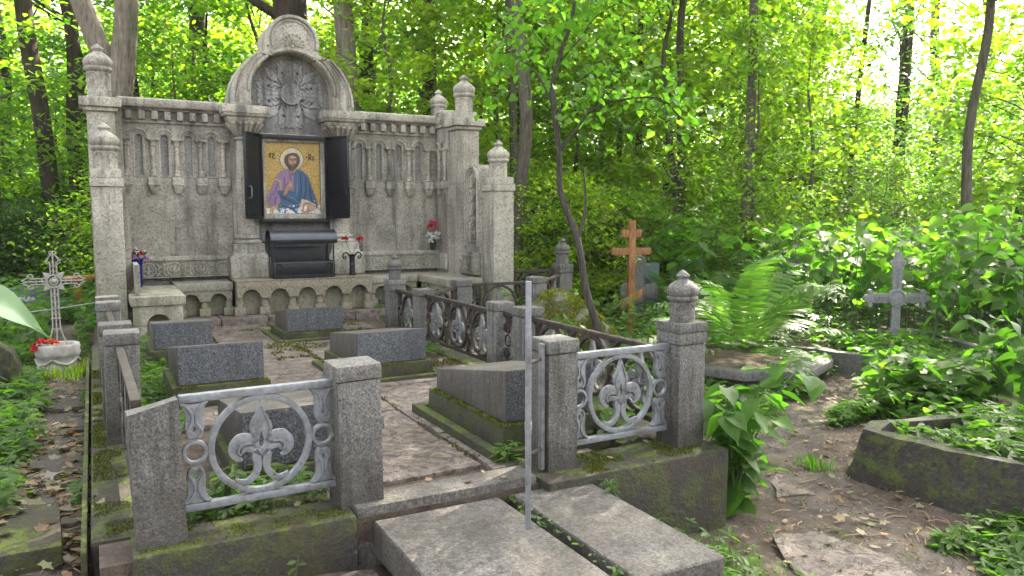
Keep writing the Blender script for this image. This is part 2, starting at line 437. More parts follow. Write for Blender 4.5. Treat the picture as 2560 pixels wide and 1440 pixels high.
def obj(name, bm, mat, parent=None, bevel=0, smooth=None, seg=2, kind=None, loc=None, jitter=0):
    if not bm.is_valid: return None
    bmesh.ops.recalc_face_normals(bm, faces=bm.faces[:])
    if bevel:
        bm.normal_update()
        es = [e for e in bm.edges if len(e.link_faces) == 2 and e.calc_face_angle(0) > rad(40)]
        bmesh.ops.bevel(bm, geom=es, offset=bevel, segments=seg, profile=.6, affect='EDGES', clamp_overlap=True)
    if jitter:
        for v in bm.verts:
            p = v.co * 6
            v.co += Vector((mnoise.noise(p), mnoise.noise(p + Vector((9, 3, 1))), mnoise.noise(p + Vector((2, 7, 5))))) * jitter
    me = bpy.data.meshes.new(name); bm.to_mesh(me); bm.free()
    me.materials.append(mat if not isinstance(mat, str) else M[mat])
    if smooth is None: smooth = 35
    me.shade_smooth() if hasattr(me, 'shade_smooth') else None
    try: me.set_sharp_from_angle(angle=rad(smooth))
    except Exception: pass
    return link(name, me, parent, loc, kind)

def thing(name, label, cat, loc=(0, 0, 0), rotz=0, group=None):
    o = bpy.data.objects.new(name, None); COL.objects.link(o); o.empty_display_size = .1
    o.location = loc; o.rotation_euler = (0, 0, rotz); o['label'] = label; o['category'] = cat
    if group: o['group'] = group
    return o

def tag(o, label, cat, group=None):
    o['label'] = label; o['category'] = cat
    if group: o['group'] = group
    return o

def share(name, src, parent, loc=None, rot=None, scale=None):
    """another object using the same mesh"""
    o = bpy.data.objects.new(name, src.data); COL.objects.link(o); o.parent = parent
    if loc is not None: o.location = loc
    if rot is not None: o.rotation_euler = rot
    if scale is not None: o.scale = scale if hasattr(scale, '__len__') else (scale,) * 3
    return o

def dup(root, loc, rotz=0, label=None, scale=None):
    r = root.copy(); COL.objects.link(r); r.location = loc; r.rotation_euler = (0, 0, rotz)
    if label: r['label'] = label
    if scale is not None: r.scale = (scale,) * 3 if not hasattr(scale, '__len__') else scale
    for ch in list(root.children):
        c = ch.copy(); COL.objects.link(c); c.parent = r
        for g in ch.children:
            d = g.copy(); COL.objects.link(d); d.parent = c
    return r

XZ = lambda y: (lambda u, v, d: (u, y + d, v))           # front faces look towards -y
YZ = lambda x: (lambda u, v, d: (x + d, u, v))

# ------------------------------------------------------------------ leaf meshes (numpy)
LS = {
 'oval': (np.array([(0, 0, 0), (.32, .27, .05), (.72, .22, .05), (1, 0, -.04), (.72, -.22, .05), (.32, -.27, .05)]), [(0, 3, 2, 1), (0, 5, 4, 3)]),
 'maple': (np.array([(0, 0, 0), (.02, .36, .05), (.33, .30, .03), (.50, .56, .03), (.62, .22, .03), (1, 0, -.05), (.62, -.22, .03), (.50, -.56, .03), (.33, -.30, .03), (.02, -.36, .05)]),
           [(0, 5, 4, 3, 2, 1), (0, 9, 8, 7, 6, 5)]),
 'heart': (np.array([(.06, 0, 0), (-.06, .20, .03), (.14, .42, .07), (.45, .40, .07), (.78, .18, .03), (1, 0, -.08), (.78, -.18, .03), (.45, -.40, .07), (.14, -.42, .07), (-.06, -.20, .03), (.5, 0, .0)]),
           [(0, 10, 3, 2, 1), (10, 5, 4, 3), (0, 9, 8, 7, 10), (10, 7, 6, 5)]),
 'blade': (np.array([(0, .05, 0), (0, -.05, 0), (.5, -.045, .04), (.5, .045, .04), (1, 0, -.06)]), [(0, 1, 2, 3), (3, 2, 4)]),
 'tuft': (np.array([(0, .3, 0), (0, -.3, 0), (1, 0, 0)]), [(0, 1, 2)]),
 'trio': (np.array([(0, 0, 0), (.25, .18, .04), (.62, .20, .03), (1, 0, -.06), (.62, -.20, .03), (.25, -.18, .04),
                    (-.02, .30, .05), (.05, .62, .03), (.30, .78, -.05), (.34, .42, .04),
                    (-.02, -.30, .05), (.05, -.62, .03), (.30, -.78, -.05), (.34, -.42, .04)]),
          [(0, 3, 2, 1), (0, 5, 4, 3), (0, 9, 8), (0, 8, 7, 6), (0, 12, 13), (0, 10, 11, 12)]),
}
def nrm(a): return a / (np.linalg.norm(a, axis=1, keepdims=True) + 1e-9)

def leaf_arrays(P, T, N, S, shape):
    V0, F = LS[shape]
    T = nrm(T); Bt = nrm(np.cross(N, T)); N2 = np.cross(T, Bt)
    S = np.asarray(S)[:, None, None]
    V = P[:, None, :] + S * (V0[None, :, 0:1] * T[:, None, :] + V0[None, :, 1:2] * Bt[:, None, :] + V0[None, :, 2:3] * N2[:, None, :])
    return V.reshape(-1, 3), F, len(V0)

def leaf_mesh(name, P, T, N, S, shape, mat):
    V, F, k = leaf_arrays(np.asarray(P, float), np.asarray(T, float), np.asarray(N, float), S, shape)
    n = len(P)
    lt = np.array([len(f) for f in F]); flat = np.concatenate([np.array(f) for f in F])
    loops = (flat[None, :] + (np.arange(n) * k)[:, None]).ravel()
    tot = np.tile(lt, n); start = np.concatenate([[0], np.cumsum(tot)[:-1]])
    me = bpy.data.meshes.new(name)
    me.vertices.add(len(V)); me.vertices.foreach_set('co', V.astype(np.float32).ravel())
    me.loops.add(len(loops)); me.loops.foreach_set('vertex_index', loops.astype(np.int32))
    me.polygons.add(len(tot)); me.polygons.foreach_set('loop_start', start.astype(np.int32)); me.polygons.foreach_set('loop_total', tot.astype(np.int32))
    me.update(calc_edges=True); me.materials.append(M[mat] if isinstance(mat, str) else mat)
    return me

def crown_points(rs, env, ncl, per, spread=.32, sz=(.10, .15), droop=.35, flat=.45):
    """leaf clusters inside an envelope: env(rs) gives a cluster centre"""
    C = np.array([env(rs) for _ in range(ncl)])
    k = rs.poisson(per, ncl) + 3
    idx = np.repeat(np.arange(ncl), k); n = len(idx)
    sp = spread * rs.uniform(.6, 1.4, ncl)[idx]
    P = C[idx] + rs.normal(0, 1, (n, 3)) * sp[:, None] * np.array([1, 1, flat])
    a = rs.uniform(0, 2 * PI, n)
    T = np.stack([np.cos(a), np.sin(a), -droop + rs.normal(0, .35, n)], 1)
    N = np.stack([rs.normal(0, .45, n), rs.normal(0, .45, n), np.ones(n)], 1)
    return C, P, T, N, rs.uniform(sz[0], sz[1], n)

# ------------------------------------------------------------------ ground
PATHL = [(-.30, 2.6), (-.28, 4.0), (-.25, 6.0), (-.28, 8.3), (-.36, 8.7), (-.4, 12)]
PATHR = [(3.0, 1.2), (3.72, 2.5), (4.25, 3.5), (4.9, 4.35), (5.8, 4.9), (6.7, 5.3), (8.5, 6.2), (12, 8)]
def dist_poly(x, y, P):
    best = 1e9
    for (ax, ay), (bx, by) in zip(P, P[1:]):
        dx, dy = bx - ax, by - ay
        t = np.clip(((x - ax) * dx + (y - ay) * dy) / (dx * dx + dy * dy), 0, 1)
        best = np.minimum(best, np.hypot(x - ax - t * dx, y - ay - t * dy))
    return best
def sstep(a, b, x):
    t = np.clip((x - a) / (b - a), 0, 1); return t * t * (3 - 2 * t)
def gz(x, y):
    x = np.asarray(x, float); y = np.asarray(y, float)
    z = -.17 - .33 * sstep(.2, 3.2, x)
    z = z + .30 * sstep(6.5, 9.5, y) * sstep(2.8, 3.6, x) * (1 - sstep(5.0, 8.0, x))
    z = z - .17 * (1 - sstep(3.55, 4.3, y)) * (1 - sstep(-.1, .5, x)) * sstep(1.0, 2.6, y)
    z = z - .10 * sstep(8, 16, x)
    z = z + .02 * np.sin(x * 2.1 + y * .7) + .02 * np.sin(y * 1.7 - x * .9) + .012 * np.sin(x * 5.3) * np.sin(y * 4.7)
    z = z + .10 * np.sin(x * .21 + 1) * np.sin(y * .17) * sstep(12, 25, np.hypot(x, y))
    return z
def build_ground():
    def axis(lo, hi, fine0, fine1, f):
        a = list(np.arange(fine0, fine1, f)); st = f; v = fine1
        while v < hi: a.append(v); st *= 1.18; v += st
        a.append(hi); st = f; v = fine0; pre = []
        while True:
            st *= 1.18; v -= st
            if v < lo: break
            pre.append(v)
        return np.array([lo] + pre[::-1] + a)
    xs = axis(-150, 190, -1.6, 9, .10); ys = axis(-60, 190, .6, 10, .10)
    X, Y = np.meshgrid(xs, ys); rs = np.random.RandomState(3)
    Z = gz(X, Y) + rs.normal(0, .006, X.shape)
    nx, ny = len(xs), len(ys)
    V = np.stack([X, Y, Z], 2).reshape(-1, 3)
    i = np.arange((ny - 1) * (nx - 1)); r, c = i // (nx - 1), i % (nx - 1)
    F = np.stack([r * nx + c, r * nx + c + 1, (r + 1) * nx + c + 1, (r + 1) * nx + c], 1)
    me = bpy.data.meshes.new('ground'); me.from_pydata(V.tolist(), [], F.tolist())
    pw = np.maximum(1 - dist_poly(V[:, 0], V[:, 1], PATHR) / .75, 1 - dist_poly(V[:, 0], V[:, 1], PATHL) / .34)
    pw = np.clip(pw, 0, 1)
    ca = me.color_attributes.new('path', 'FLOAT_COLOR', 'POINT')
    ca.data.foreach_set('color', np.repeat(pw, 4).astype(np.float32))
    me.materials.append(M['ground']); me.shade_smooth()
    return link('ground', me, kind='structure')
ground = build_ground()

# soil inside the fenced plot
bm = B(); box(bm, -.04, 3.3, 3.42, 10.9, -.16, -.035); obj('plot_soil', bm, 'ground', kind='structure')

# stone paving of the plot: every slab its own piece
def irregular(x0, x1, y0, y1, rnd, j=.02):
    c = [(x0, y0), (x1, y0), (x1, y1), (x0, y1)]; out = []
    for i in range(4):
        a, b = c[i], c[(i + 1) % 4]
        out.append((a[0] + rnd.uniform(-j, j) * .5, a[1] + rnd.uniform(-j, j) * .5))
        for q in range(1, 4):
            t = q / 4; out.append((a[0] + (b[0] - a[0]) * t + rnd.uniform(-j, j) * .55, a[1] + (b[1] - a[1]) * t + rnd.uniform(-j, j) * .55))
    return out
paving = link('plot_paving', None, kind='structure')
rnd = random.Random(5)
cols = [(.34, 1.12), (1.13, 1.86), (1.87, 2.55), (2.56, 3.02)]
for ci, (a, b) in enumerate(cols):
    y = 3.66 + (.1 if ci % 2 else 0)
    while y < 9.85:
        d = rnd.uniform(.55, .95) if ci != 3 else rnd.uniform(.4, .7)
        e = min(y + d, 9.95)
        if e - y > .2 and not (ci in (0,) and y < 5.2) and not (ci == 3 and rnd.random() < .45):
            bm = B(); zt = rnd.uniform(-.014, .004)
            pts = irregular(a + .006, b - .006, y + .006, e - .006, rnd)
            prism(bm, pts, lambda u, v, dd: (u, v, dd), -.06, zt)
            for v in bm.verts:
                if v.co.z > -.03: v.co.z += rnd.uniform(-.004, .004)
            obj('paving_slab', bm, 'paving', paving, bevel=.008, jitter=.002)
        y = e

# kerb stones round the plot
kerb = thing('plot_kerb', 'long mossy granite kerb under the fence posts round the plot', 'kerb')
bm = B(); box(bm, .08, 1.02, 3.37, 3.66, -.45, -.004); obj('kerb_stone', bm, 'granite_moss', kerb, bevel=.018, jitter=.006)
bm = B(); box(bm, 2.02, 3.28, 3.32, 3.68, -.75, -.004); obj('kerb_stone', bm, 'granite_moss', kerb, bevel=.018, jitter=.006)
bm = B(); box(bm, 1.03, 2.01, 3.42, 3.62, -.45, .012); obj('threshold', bm, 'granite_step', kerb, bevel=.014, jitter=.004)
for y0, y1 in ((3.67, 5.6), (5.61, 7.5), (7.51, 9.3)):
    bm = B(); box(bm, -.07, .27, y0, y1, -.40, -.02); obj('kerb_stone', bm, 'granite_moss', kerb, bevel=.02, jitter=.008)
for y0, y1 in ((3.69, 5.4), (5.41, 7.2), (7.21, 9.0)):
    bm = B(); box(bm, 3.03, 3.27, y0, y1, -.70, -.02); obj('kerb_stone', bm, 'granite_moss', kerb, bevel=.02, jitter=.006)
bm = B(); box(bm, -.11, -.085, 3.6, 8.6, -.3, -.03); obj('edge_strip', bm, 'plinth', kerb, bevel=.006, jitter=.008)

# ------------------------------------------------------------------ memorial wall
wall = thing('memorial_wall', 'tall pale stone memorial wall with round arch, blind arcades, benches and domed pillars', 'memorial')
CX = 2.45
YP = 10.80                                           # face of the panels
XL, XR = .38, 4.56

FIN = [(.24, 0), (.235, .38), (.265, .40), (.29, .44), (.285, .475), (.265, .49), (.29, .53), (.305, .58), (.29, .65), (.24, .71), (.165, .765), (.115, .80), (.092, .825), (.10, .85), (.128, .875), (.12, .905), (.07, .955), (.012, 1)]
def finial_bm(h, k=1.0, flat_tip=False):
    bm = B(); lathe(bm, [(r * h * k, z * h) for r, z in FIN], seg=24)
    return bm
def neck_scrolls(bm, h, k=1.0, n=6, z=.25):
    """carved arches round the drum under the dome"""
    R = .238 * h * k
    for i in range(n):
        a0 = 2 * PI * i / n
        pts = []
        for q in range(9):
            t = q / 8 * PI; a = a0 + .40 * math.cos(t)
            pts.append((R * math.cos(a), R * math.sin(a), h * (z + .10 * math.sin(t))))
        tube(bm, pts, .018 * h, 5)
F_PIL = None

def pillar(x0, x1, y0, y1, ztop, capstyle, finh, parent):
    bm = B(); box(bm, x0, x1, y0, y1, -.25, ztop)
    p = obj('pillar', bm, 'wall', parent, bevel=.012, jitter=.003)
    cx, cy_ = (x0 + x1) / 2, (y0 + y1) / 2
    bm = B()
    if capstyle == 'wide':
        box(bm, x0 - .035, x1 + .035, y0 - .035, y1 + .035, ztop + .001, ztop + .05)
        obj('cap_moulding', bm, 'trim', p, bevel=.018, seg=3)
        bm = B(); box(bm, x0 - .075, x1 + .075, y0 - .075, y1 + .075, ztop + .052, ztop + .16); obj('cap', bm, 'trim', p, bevel=.02, jitter=.004)
        bm = B(); box(bm, x0 + .02, x1 - .02, y0 + .02, y1 - .02, ztop + .162, ztop + .26); obj('finial_base', bm, 'trim', p, bevel=.012)
        zt = ztop + .262
    else:
        box(bm, x0 - .018, x1 + .018, y0 - .018, y1 + .018, ztop + .001, ztop + .09); obj('cap_moulding', bm, 'trim', p, bevel=.01)
        bm = B(); box(bm, x0 - .004, x1 + .004, y0 - .004, y1 + .004, ztop + .092, ztop + .19, .004); obj('cap', bm, 'trim', p, bevel=.012, jitter=.003)
        zt = ztop + .192
    bm = finial_bm(finh); neck_scrolls(bm, finh)
    for v in bm.verts: v.co += Vector((cx, cy_, zt))
    obj('finial', bm, 'trim', p, smooth=50, jitter=.004)
    return p
pillar(.0, .29, 10.25, 10.56, 2.56, 'wide', .53, wall)
pillar(.01, .30, 9.36, 9.66, 1.67, 'plain', .50, wall)
pillar(4.60, 4.92, 10.05, 10.36, 2.56, 'wide', .53, wall)
pillar(4.74, 5.05, 9.25, 9.56, 1.68, 'plain', .50, wall)
pillar(4.62, 4.92, 11.02, 11.3, 2.62, 'plain', .46, wall)

def wall_bay(x0, x1, cols, name_side):
    """panel with slots, mouldings, colonnettes, cornice and frieze between x0 and x1"""
    bm = B(); box(bm, x0, x1, YP + .03, YP + .42, -.2, 2.66); back = obj('wall_panel', bm, 'niche', wall)
    bm = B(); box(bm, x0, x1, YP + .0, YP + .029, .80, 1.832); obj('lower_panel', bm, 'wall', wall, bevel=.004)
    zs, ztop = 2.315, 2.655
    centres = [(a + b) / 2 for a, b in zip(cols, cols[1:])]
    if cols[0] - x0 > .2: centres = [cols[0] - .15] + centres
    if name_side == 'left': centres = [c for c in centres]
    holes = []
    for c in centres:
        h = [(c - .042, 1.86), (c + .042, 1.86)] + arc(c, 2.33, .042, 0, 180, 8)
        holes.append(h)
    bm = B(); plate(bm, [(x0, 1.838), (x1, 1.838), (x1, ztop), (x0, ztop)], holes, XZ(YP), -.004, .0285)
    obj('upper_panel', bm, 'wall', wall)
    for c in centres:                                  # raised surround and roll moulding round each slot
        bm = B()
        for r, wd, d in ((.10, .022, -.035), (.075, .016, -.022)):
            path = [(c - r, zs)] + arc(c, 2.335, r, 180, 0, 14) + [(c + r, zs)]
            ribbon(bm, path, wd, XZ(YP), d, -.003)
        ribbon(bm, [(c - .065, 1.865)] + [(c - .058, 2.33)] + arc(c, 2.335, .058, 170, 10, 10) + [(c + .058, 2.33), (c + .065, 1.865)], .016, XZ(YP), -.012, -.003)
        obj('arch_moulding', bm, 'trim', wall, bevel=.004)
    for x in cols:
        bm = B()
        lathe(bm, [(.026, 1.93), (.030, 1.95), (.030, 2.20), (.026, 2.22)], (x, YP - .028, 0), 12)
        c = obj('colonnette', bm, 'trim', wall, smooth=50)
        bm = B(); lathe(bm, [(.034, 2.222), (.040, 2.235), (.030, 2.25), (.046, 2.29), (.05, 2.296)], (x, YP - .028, 0), 12)
        box(bm, x - .065, x + .065, YP - .085, YP - .005, 2.297, 2.325); obj('capital', bm, 'trim', c, bevel=.004)
        bm = B()
        lathe(bm, [(.045, 1.845), (.048, 1.86), (.036, 1.885), (.040, 1.91), (.028, 1.928)], (x, YP - .030, 0), 12)
        box(bm, x - .066, x + .066, YP - .088, YP - .005, 1.755, 1.84)
        box(bm, x - .072, x + .072, YP - .094, YP - .005, 1.735, 1.756)
        t = [(x - .062, YP - .084), (x + .062, YP - .084), (x + .062, YP - .004), (x - .062, YP - .004)]
        a = [bm.verts.new((px, py, 1.734)) for px, py in t]
        b = [bm.verts.new((x + (px - x) * .52, YP - .004 + (py - YP + .004) * .55, 1.635)) for px, py in t]
        bm.faces.new(a); bm.faces.new(b[::-1])
        for i in range(4): bm.faces.new([a[(i + 1) % 4], a[i], b[i], b[(i + 1) % 4]])
        obj('corbel', bm, 'trim', c, bevel=.004)
    # cornice
    bm = B()
    pr = [(YP + .42, 2.661), (YP - .05, 2.661), (YP - .06, 2.685), (YP - .11, 2.70), (YP - .12, 2.72), (YP - .12, 2.79), (YP - .09, 2.81), (YP + .42, 2.83)]
    prism(bm, pr, lambda u, v, d: (d, u, v), x0 - .05, x1 + .05)
    co = obj('cornice', bm, 'trim', wall, bevel=.006, jitter=.004)
    bm = B(); box(bm, x0, x1, YP - .032, YP - .005, 2.51, 2.545); obj('string_course', bm, 'trim', co, bevel=.006)
    n = int(round((x1 - x0) / .155))
    for i in range(n):
        x = x0 + (i + .5) * (x1 - x0) / n
        bm = B(); box(bm, x - .036, x + .036, YP - .085, YP - .005, 2.55, 2.655); obj('dentil', bm, 'trim', co, bevel=.006)
    # frieze with carved rings
    bm = B(); box(bm, x0, x1, YP - .07, YP + .05, .56, .775); fr = obj('frieze', bm, 'wall', wall, bevel=.006)
    bm = B(); box(bm, x0 - .01, x1 + .01, YP - .10, YP + .05, .777, .835); obj('ledge', bm, 'trim', fr, bevel=.012, jitter=.003)
    bm = B(); rosette_frieze(bm, x0 + .06, x1 - .04, .667, XZ(YP - .07)); obj('carved_ornament', bm, 'trim', fr, bevel=.003)

def rosette_frieze(bm, x0, x1, zc, fn, R=.088, step=.285):
    n = max(1, int((x1 - x0) / step)); st = (x1 - x0) / n
    for i in range(n):
        c = x0 + (i + .5) * st
        ribbon(bm, arc(c, zc, R, 0, 345, 22), .016, fn, -.016, .002, closed=True)
        for s in (-1, 1):
            ribbon(bm, [(c, zc - .06), (c + s * .022, zc - .02), (c + s * .05, zc - .01), (c + s * .056, zc + .028), (c + s * .03, zc + .038)], [.018, .022, .022, .018, .01], fn, -.014, .002)
        ribbon(bm, [(c, zc - .065), (c, zc + .01), (c, zc + .06)], [.014, .03, .006], fn, -.016, .002)
        if i < n - 1 or n == 1:
            k = c + st / 2
            ribbon(bm, arc(k, zc, .034, 0, 330, 12), .013, fn, -.014, .002, closed=True)
            for s in (-1, 1):
                for q in (-1, 1):
                    ribbon(bm, [(k + s * .02, zc + q * .035), (k + s * .045, zc + q * .07), (k + s * .075, zc + q * .085)], [.016, .022, .006], fn, -.013, .002)
    for s in (-1, 1): ribbon(bm, [(x0 - .04, zc + s * .10), (x1 + .03, zc + s * .10)], .012, fn, -.012, .002)

wall_bay(XL, 1.70, [.40, .71, .99, 1.27, 1.545], 'left')
wall_bay(3.20, XR, [3.25, 3.52, 3.83, 4.13, 4.43], 'right')

# centre: wall body behind the arch
bm = B(); box(bm, 1.701, 3.199, YP + .10, YP + .42, -.2, 2.72); obj('wall_panel', bm, 'soot', wall)
bm = B()
tp = [(1.90, 1.0), (3.0, 1.0), (3.0, 2.95)] + arc(CX, 2.95, .55, 0, 180, 24) + [(1.90, 2.95)]
prism(bm, tp, XZ(YP), .0, .099); tym = obj('tympanum', bm, 'soot', wall)
# carved cross relief
bm = B(); fn = XZ(YP); MC = (CX - .01, 2.98)
def rot2(p, a): return (MC[0] + p[0] * math.cos(a) - p[1] * math.sin(a), MC[1] + p[0] * math.sin(a) + p[1] * math.cos(a))
for a in (0, PI / 2, PI, -PI / 2):
    Lr = .44 if a != 0 and a != PI else .43
    pts = [(.10, .06), (.20, .055), (.30, .075), (Lr, .155), (Lr + .012, .12), (Lr - .02, .065), (Lr + .012, .05), (Lr - .01, 0), (Lr + .012, -.05), (Lr - .02, -.065), (Lr + .012, -.12), (Lr, -.155), (.30, -.075), (.20, -.055), (.10, -.06)]
    prism(bm, [rot2(p, a) for p in pts], fn, -.017, .002)
    ribbon(bm, [rot2(p, a) for p in [(.13, 0), (.25, 0), (.36, 0)]], [.02, .026, .05], fn, -.024, -.014)
    for s in (-1, 1): ribbon(bm, [rot2(p, a) for p in [(.12, s * .045), (.24, s * .042), (.34, s * .07), (Lr - .01, s * .135)]], .014, fn, -.024, -.014)
for a in (PI / 4, 3 * PI / 4, -PI / 4, -3 * PI / 4):
    for pts, wd in (([(.13, 0), (.22, 0), (.28, 0), (.35, 0), (.46, 0)], [.03, .05, .10, .105, .008]),
                    ([(.16, .02), (.24, .045), (.275, .10), (.33, .155), (.41, .165)], [.03, .06, .085, .075, .008]),
                    ([(.16, -.02), (.24, -.045), (.275, -.10), (.33, -.155), (.41, -.165)], [.03, .06, .085, .075, .008]),
                    ([(.20, .05), (.205, .115), (.24, .15), (.275, .135), (.265, .105)], [.02, .03, .03, .025, .012]), ([(.20, -.05), (.205, -.115), (.24, -.15), (.275, -.135), (.265, -.105)], [.02, .03, .03, .025, .012])):
        ribbon(bm, catm([rot2(p, a) for p in pts], 4), np.interp(np.linspace(0, 1, (len(pts) - 1) * 4 + 1), np.linspace(0, 1, len(pts)), wd if hasattr(wd, '__len__') else [wd] * len(pts)), fn, -.018, .002)
obj('carved_cross', bm, 'relief', tym, bevel=.005)
bm = B()
prism(bm, arc(*MC, .135, 0, 348, 28), fn, -.045, -.02)
ribbon(bm, arc(*MC, .13, 0, 348, 28), .018, fn, -.058, -.04, closed=True)
ribbon(bm, arc(*MC, .095, 0, 348, 24), .012, fn, -.055, -.04, closed=True)
for i in range(8):
    a = i * PI / 4; ribbon(bm, [rot2((.02, 0), a), rot2((.05, .016), a), rot2((.08, 0), a)], [.012, .024, .01], fn, -.056, -.04)
obj('medallion', bm, 'relief', tym, bevel=.004)

# arch stones: two voussoirs and the lobed keystone
YA0, YA1 = -.20, .40
def arch_stone(a0, a1):
    o = arc(CX, 2.78, .86, a0, a1, 14)
    i = arc(CX, 2.95, .52, a1, a0, 14)
    return o, i
fnA = XZ(YP)
oc, ic, lc = (CX + .005, 2.83), (CX - .02, 2.97), (CX - .012, 3.635)
jl = 126; jr = 53
def pol(c, r, a): return (c[0] + r * math.cos(rad(a)), c[1] + r * math.sin(rad(a)))
for s in (-1, 1):
    if s < 0: outer = arc(*oc, .805, 180, jl, 14); inner = arc(*ic, .535, jl - 4, 180, 14)
    else: outer = arc(*oc, .805, jr, 0, 14)[::-1][::-1]; inner = arc(*ic, .535, 0, jr + 3, 14)
    bm = B()
    if s < 0: pts = outer + inner + [(CX - .555, 2.765), (CX - .80, 2.765)]
    else: pts = outer + [(CX + .81, 2.765), (CX + .515, 2.765)] + inner
    prism(bm, pts, fnA, YA0, YA1); st = obj('arch_stone', bm, 'trim', wall, bevel=.012, jitter=.003)
    bm = B()
    a0, a1 = (180, jl + 1) if s < 0 else (jr - 1, 0)
    for r, wd, d in ((.788, .03, -.025), (.745, .014, -.012)):
        ribbon(bm, arc(*oc, r, a0, a1, 16), wd, fnA, YA0 + d, YA0 + .003)
    a0, a1 = (180, jl - 3) if s < 0 else (jr + 2, 0)
    for r, wd, d in ((.565, .03, -.02), (.61, .016, -.014)):
        ribbon(bm, arc(*ic, r, a0, a1, 16), wd, fnA, YA0 + d, YA0 + .003)
    obj('arch_moulding', bm, 'trim', st, bevel=.006)
    # intrados lining behind
lob = [(lc[0] + .345, 3.50)] + arc(*lc, .345, 0, 180, 26) + [(lc[0] - .345, 3.50)]
kp = lob + [pol(oc, .77, jl - 1.5)] + [pol(ic, .535, jl - 6)] + arc(*ic, .535, jl - 8, jr + 7, 8) + [pol(ic, .535, jr + 5)] + [pol(oc, .77, jr + 1.5)]
bm = B(); prism(bm, kp, fnA, YA0 - .03, YA1 - .02); ks = obj('keystone', bm, 'trim', wall, bevel=.014, jitter=.003)
bm = B()
ribbon(bm, arc(*lc, .325, -14, 194, 30), .04, fnA, YA0 - .065, YA0 - .027)
ribbon(bm, arc(*lc, .272, -16, 196, 28), .016, fnA, YA0 - .048, YA0 - .027)
ribbon(bm, arc(*ic, .565, jl - 8, jr + 7, 12), .03, fnA, YA0 - .05, YA0 - .027)
obj('arch_moulding', bm, 'trim', ks, bevel=.007)
bm = B(); sc_c = (CX - .012, 3.58)
for i in range(9):
    a = 8 + i * 164 / 8
    p0, p1 = pol(sc_c, .035, a), pol(sc_c, .15, a)
    pet = [pol(sc_c, .03, a), pol(sc_c, .10, a - 6.5), pol(sc_c, .15, a - 8.2), pol(sc_c, .165, a), pol(sc_c, .15, a + 8.2), pol(sc_c, .10, a + 6.5)]
    ribbon(bm, pet, .011, fnA, YA0 - .047, YA0 - .027, closed=True)
prism(bm, arc(*sc_c, .022, 0, 340, 12), fnA, YA0 - .047, YA0 - .027)
obj('shell_ornament', bm, 'trim', ks, bevel=.003)

# columns under the arch
for cx in (1.80, 3.08):
    bm = B(); lathe(bm, [(.135, 1.07), (.118, 1.12), (.115, 2.0), (.105, 2.33)], (cx, YP - .10, 0), 20); box(bm, cx - .16, cx + .16, YP - .09, YP + .09, 1.0, 2.40)
    c = obj('column', bm, 'trim', wall, smooth=50)
    bm = B()
    lathe(bm, [(.12, 2.332), (.135, 2.345), (.135, 2.365), (.118, 2.38)], (cx, YP - .10, 0), 20)
    q = [(-.12, -.21), (.12, -.21), (.12, .02), (-.12, .02)]; q2 = [(-.235, -.33), (.235, -.33), (.235, .1), (-.235, .1)]
    lv = []
    for t, z in ((0, 2.38), (.28, 2.45), (.55, 2.53), (.95, 2.585), (1, 2.62)):
        lv.append([bm.verts.new((cx + a[0] + (b[0] - a[0]) * t, YP + a[1] + (b[1] - a[1]) * t, z)) for a, b in zip(q, q2)])
    bm.faces.new(lv[0][::-1]); bm.faces.new(lv[-1])
    for A_, B_ in zip(lv, lv[1:]):
        for i in range(4): bm.faces.new([A_[i], A_[(i + 1) % 4], B_[(i + 1) % 4], B_[i]])
    for i in range(5):                                # acanthus leaves
        for xx, yy0, nx, ny in ((cx - .16 + .08 * i, 0, 0, -1),):
            tube(bm, [(xx * .7 + cx * .3, YP - .22, 2.40), (xx * .85 + cx * .15, YP - .265, 2.48), (xx, YP - .315, 2.545), (xx, YP - .335, 2.53)], [.018, .026, .024, .012], 6)
    for s in (-1, 1):
        for i in range(3): tube(bm, [(cx + s * .12, YP - .17 + .07 * i, 2.40), (cx + s * .165, YP - .19 + .08 * i, 2.48), (cx + s * .215, YP - .2 + .09 * i, 2.545), (cx + s * .235, YP - .2 + .09 * i, 2.53)], [.018, .026, .024, .012], 6)
    obj('capital', bm, 'trim', c, bevel=.006, jitter=.006)
    bm = B(); box(bm, cx - .265, cx + .265, YP - .36, YP + .12, 2.622, 2.66, -.02); box(bm, cx - .29, cx + .29, YP - .385, YP + .12, 2.661, 2.76); obj('abacus', bm, 'trim', c, bevel=.012, jitter=.003)
    bm = B(); lathe(bm, [(.19, .985), (.195, 1.0), (.17, 1.03), (.15, 1.04), (.165, 1.06), (.155, 1.085), (.125, 1.10)], (cx, YP - .10, 0), 22); obj('base', bm, 'trim', c, smooth=50)
    bm = B()
    lv = []
    for hw, f, z in ((.25, -.34, .545), (.25, -.34, .80), (.243, -.333, .825), (.205, -.29, .86), (.195, -.28, .90), (.195, -.28, .985)):
        lv.append([bm.verts.new(p) for p in ((cx - hw, YP + f, z), (cx + hw, YP + f, z), (cx + hw, YP + .05, z), (cx - hw, YP + .05, z))])
    bm.faces.new(lv[0][::-1]); bm.faces.new(lv[-1])
    for A_, B_ in zip(lv, lv[1:]):
        for i in range(4): bm.faces.new([A_[i], A_[(i + 1) % 4], B_[(i + 1) % 4], B_[i]])
    obj('pedestal', bm, 'trim', c, bevel=.01, jitter=.004)

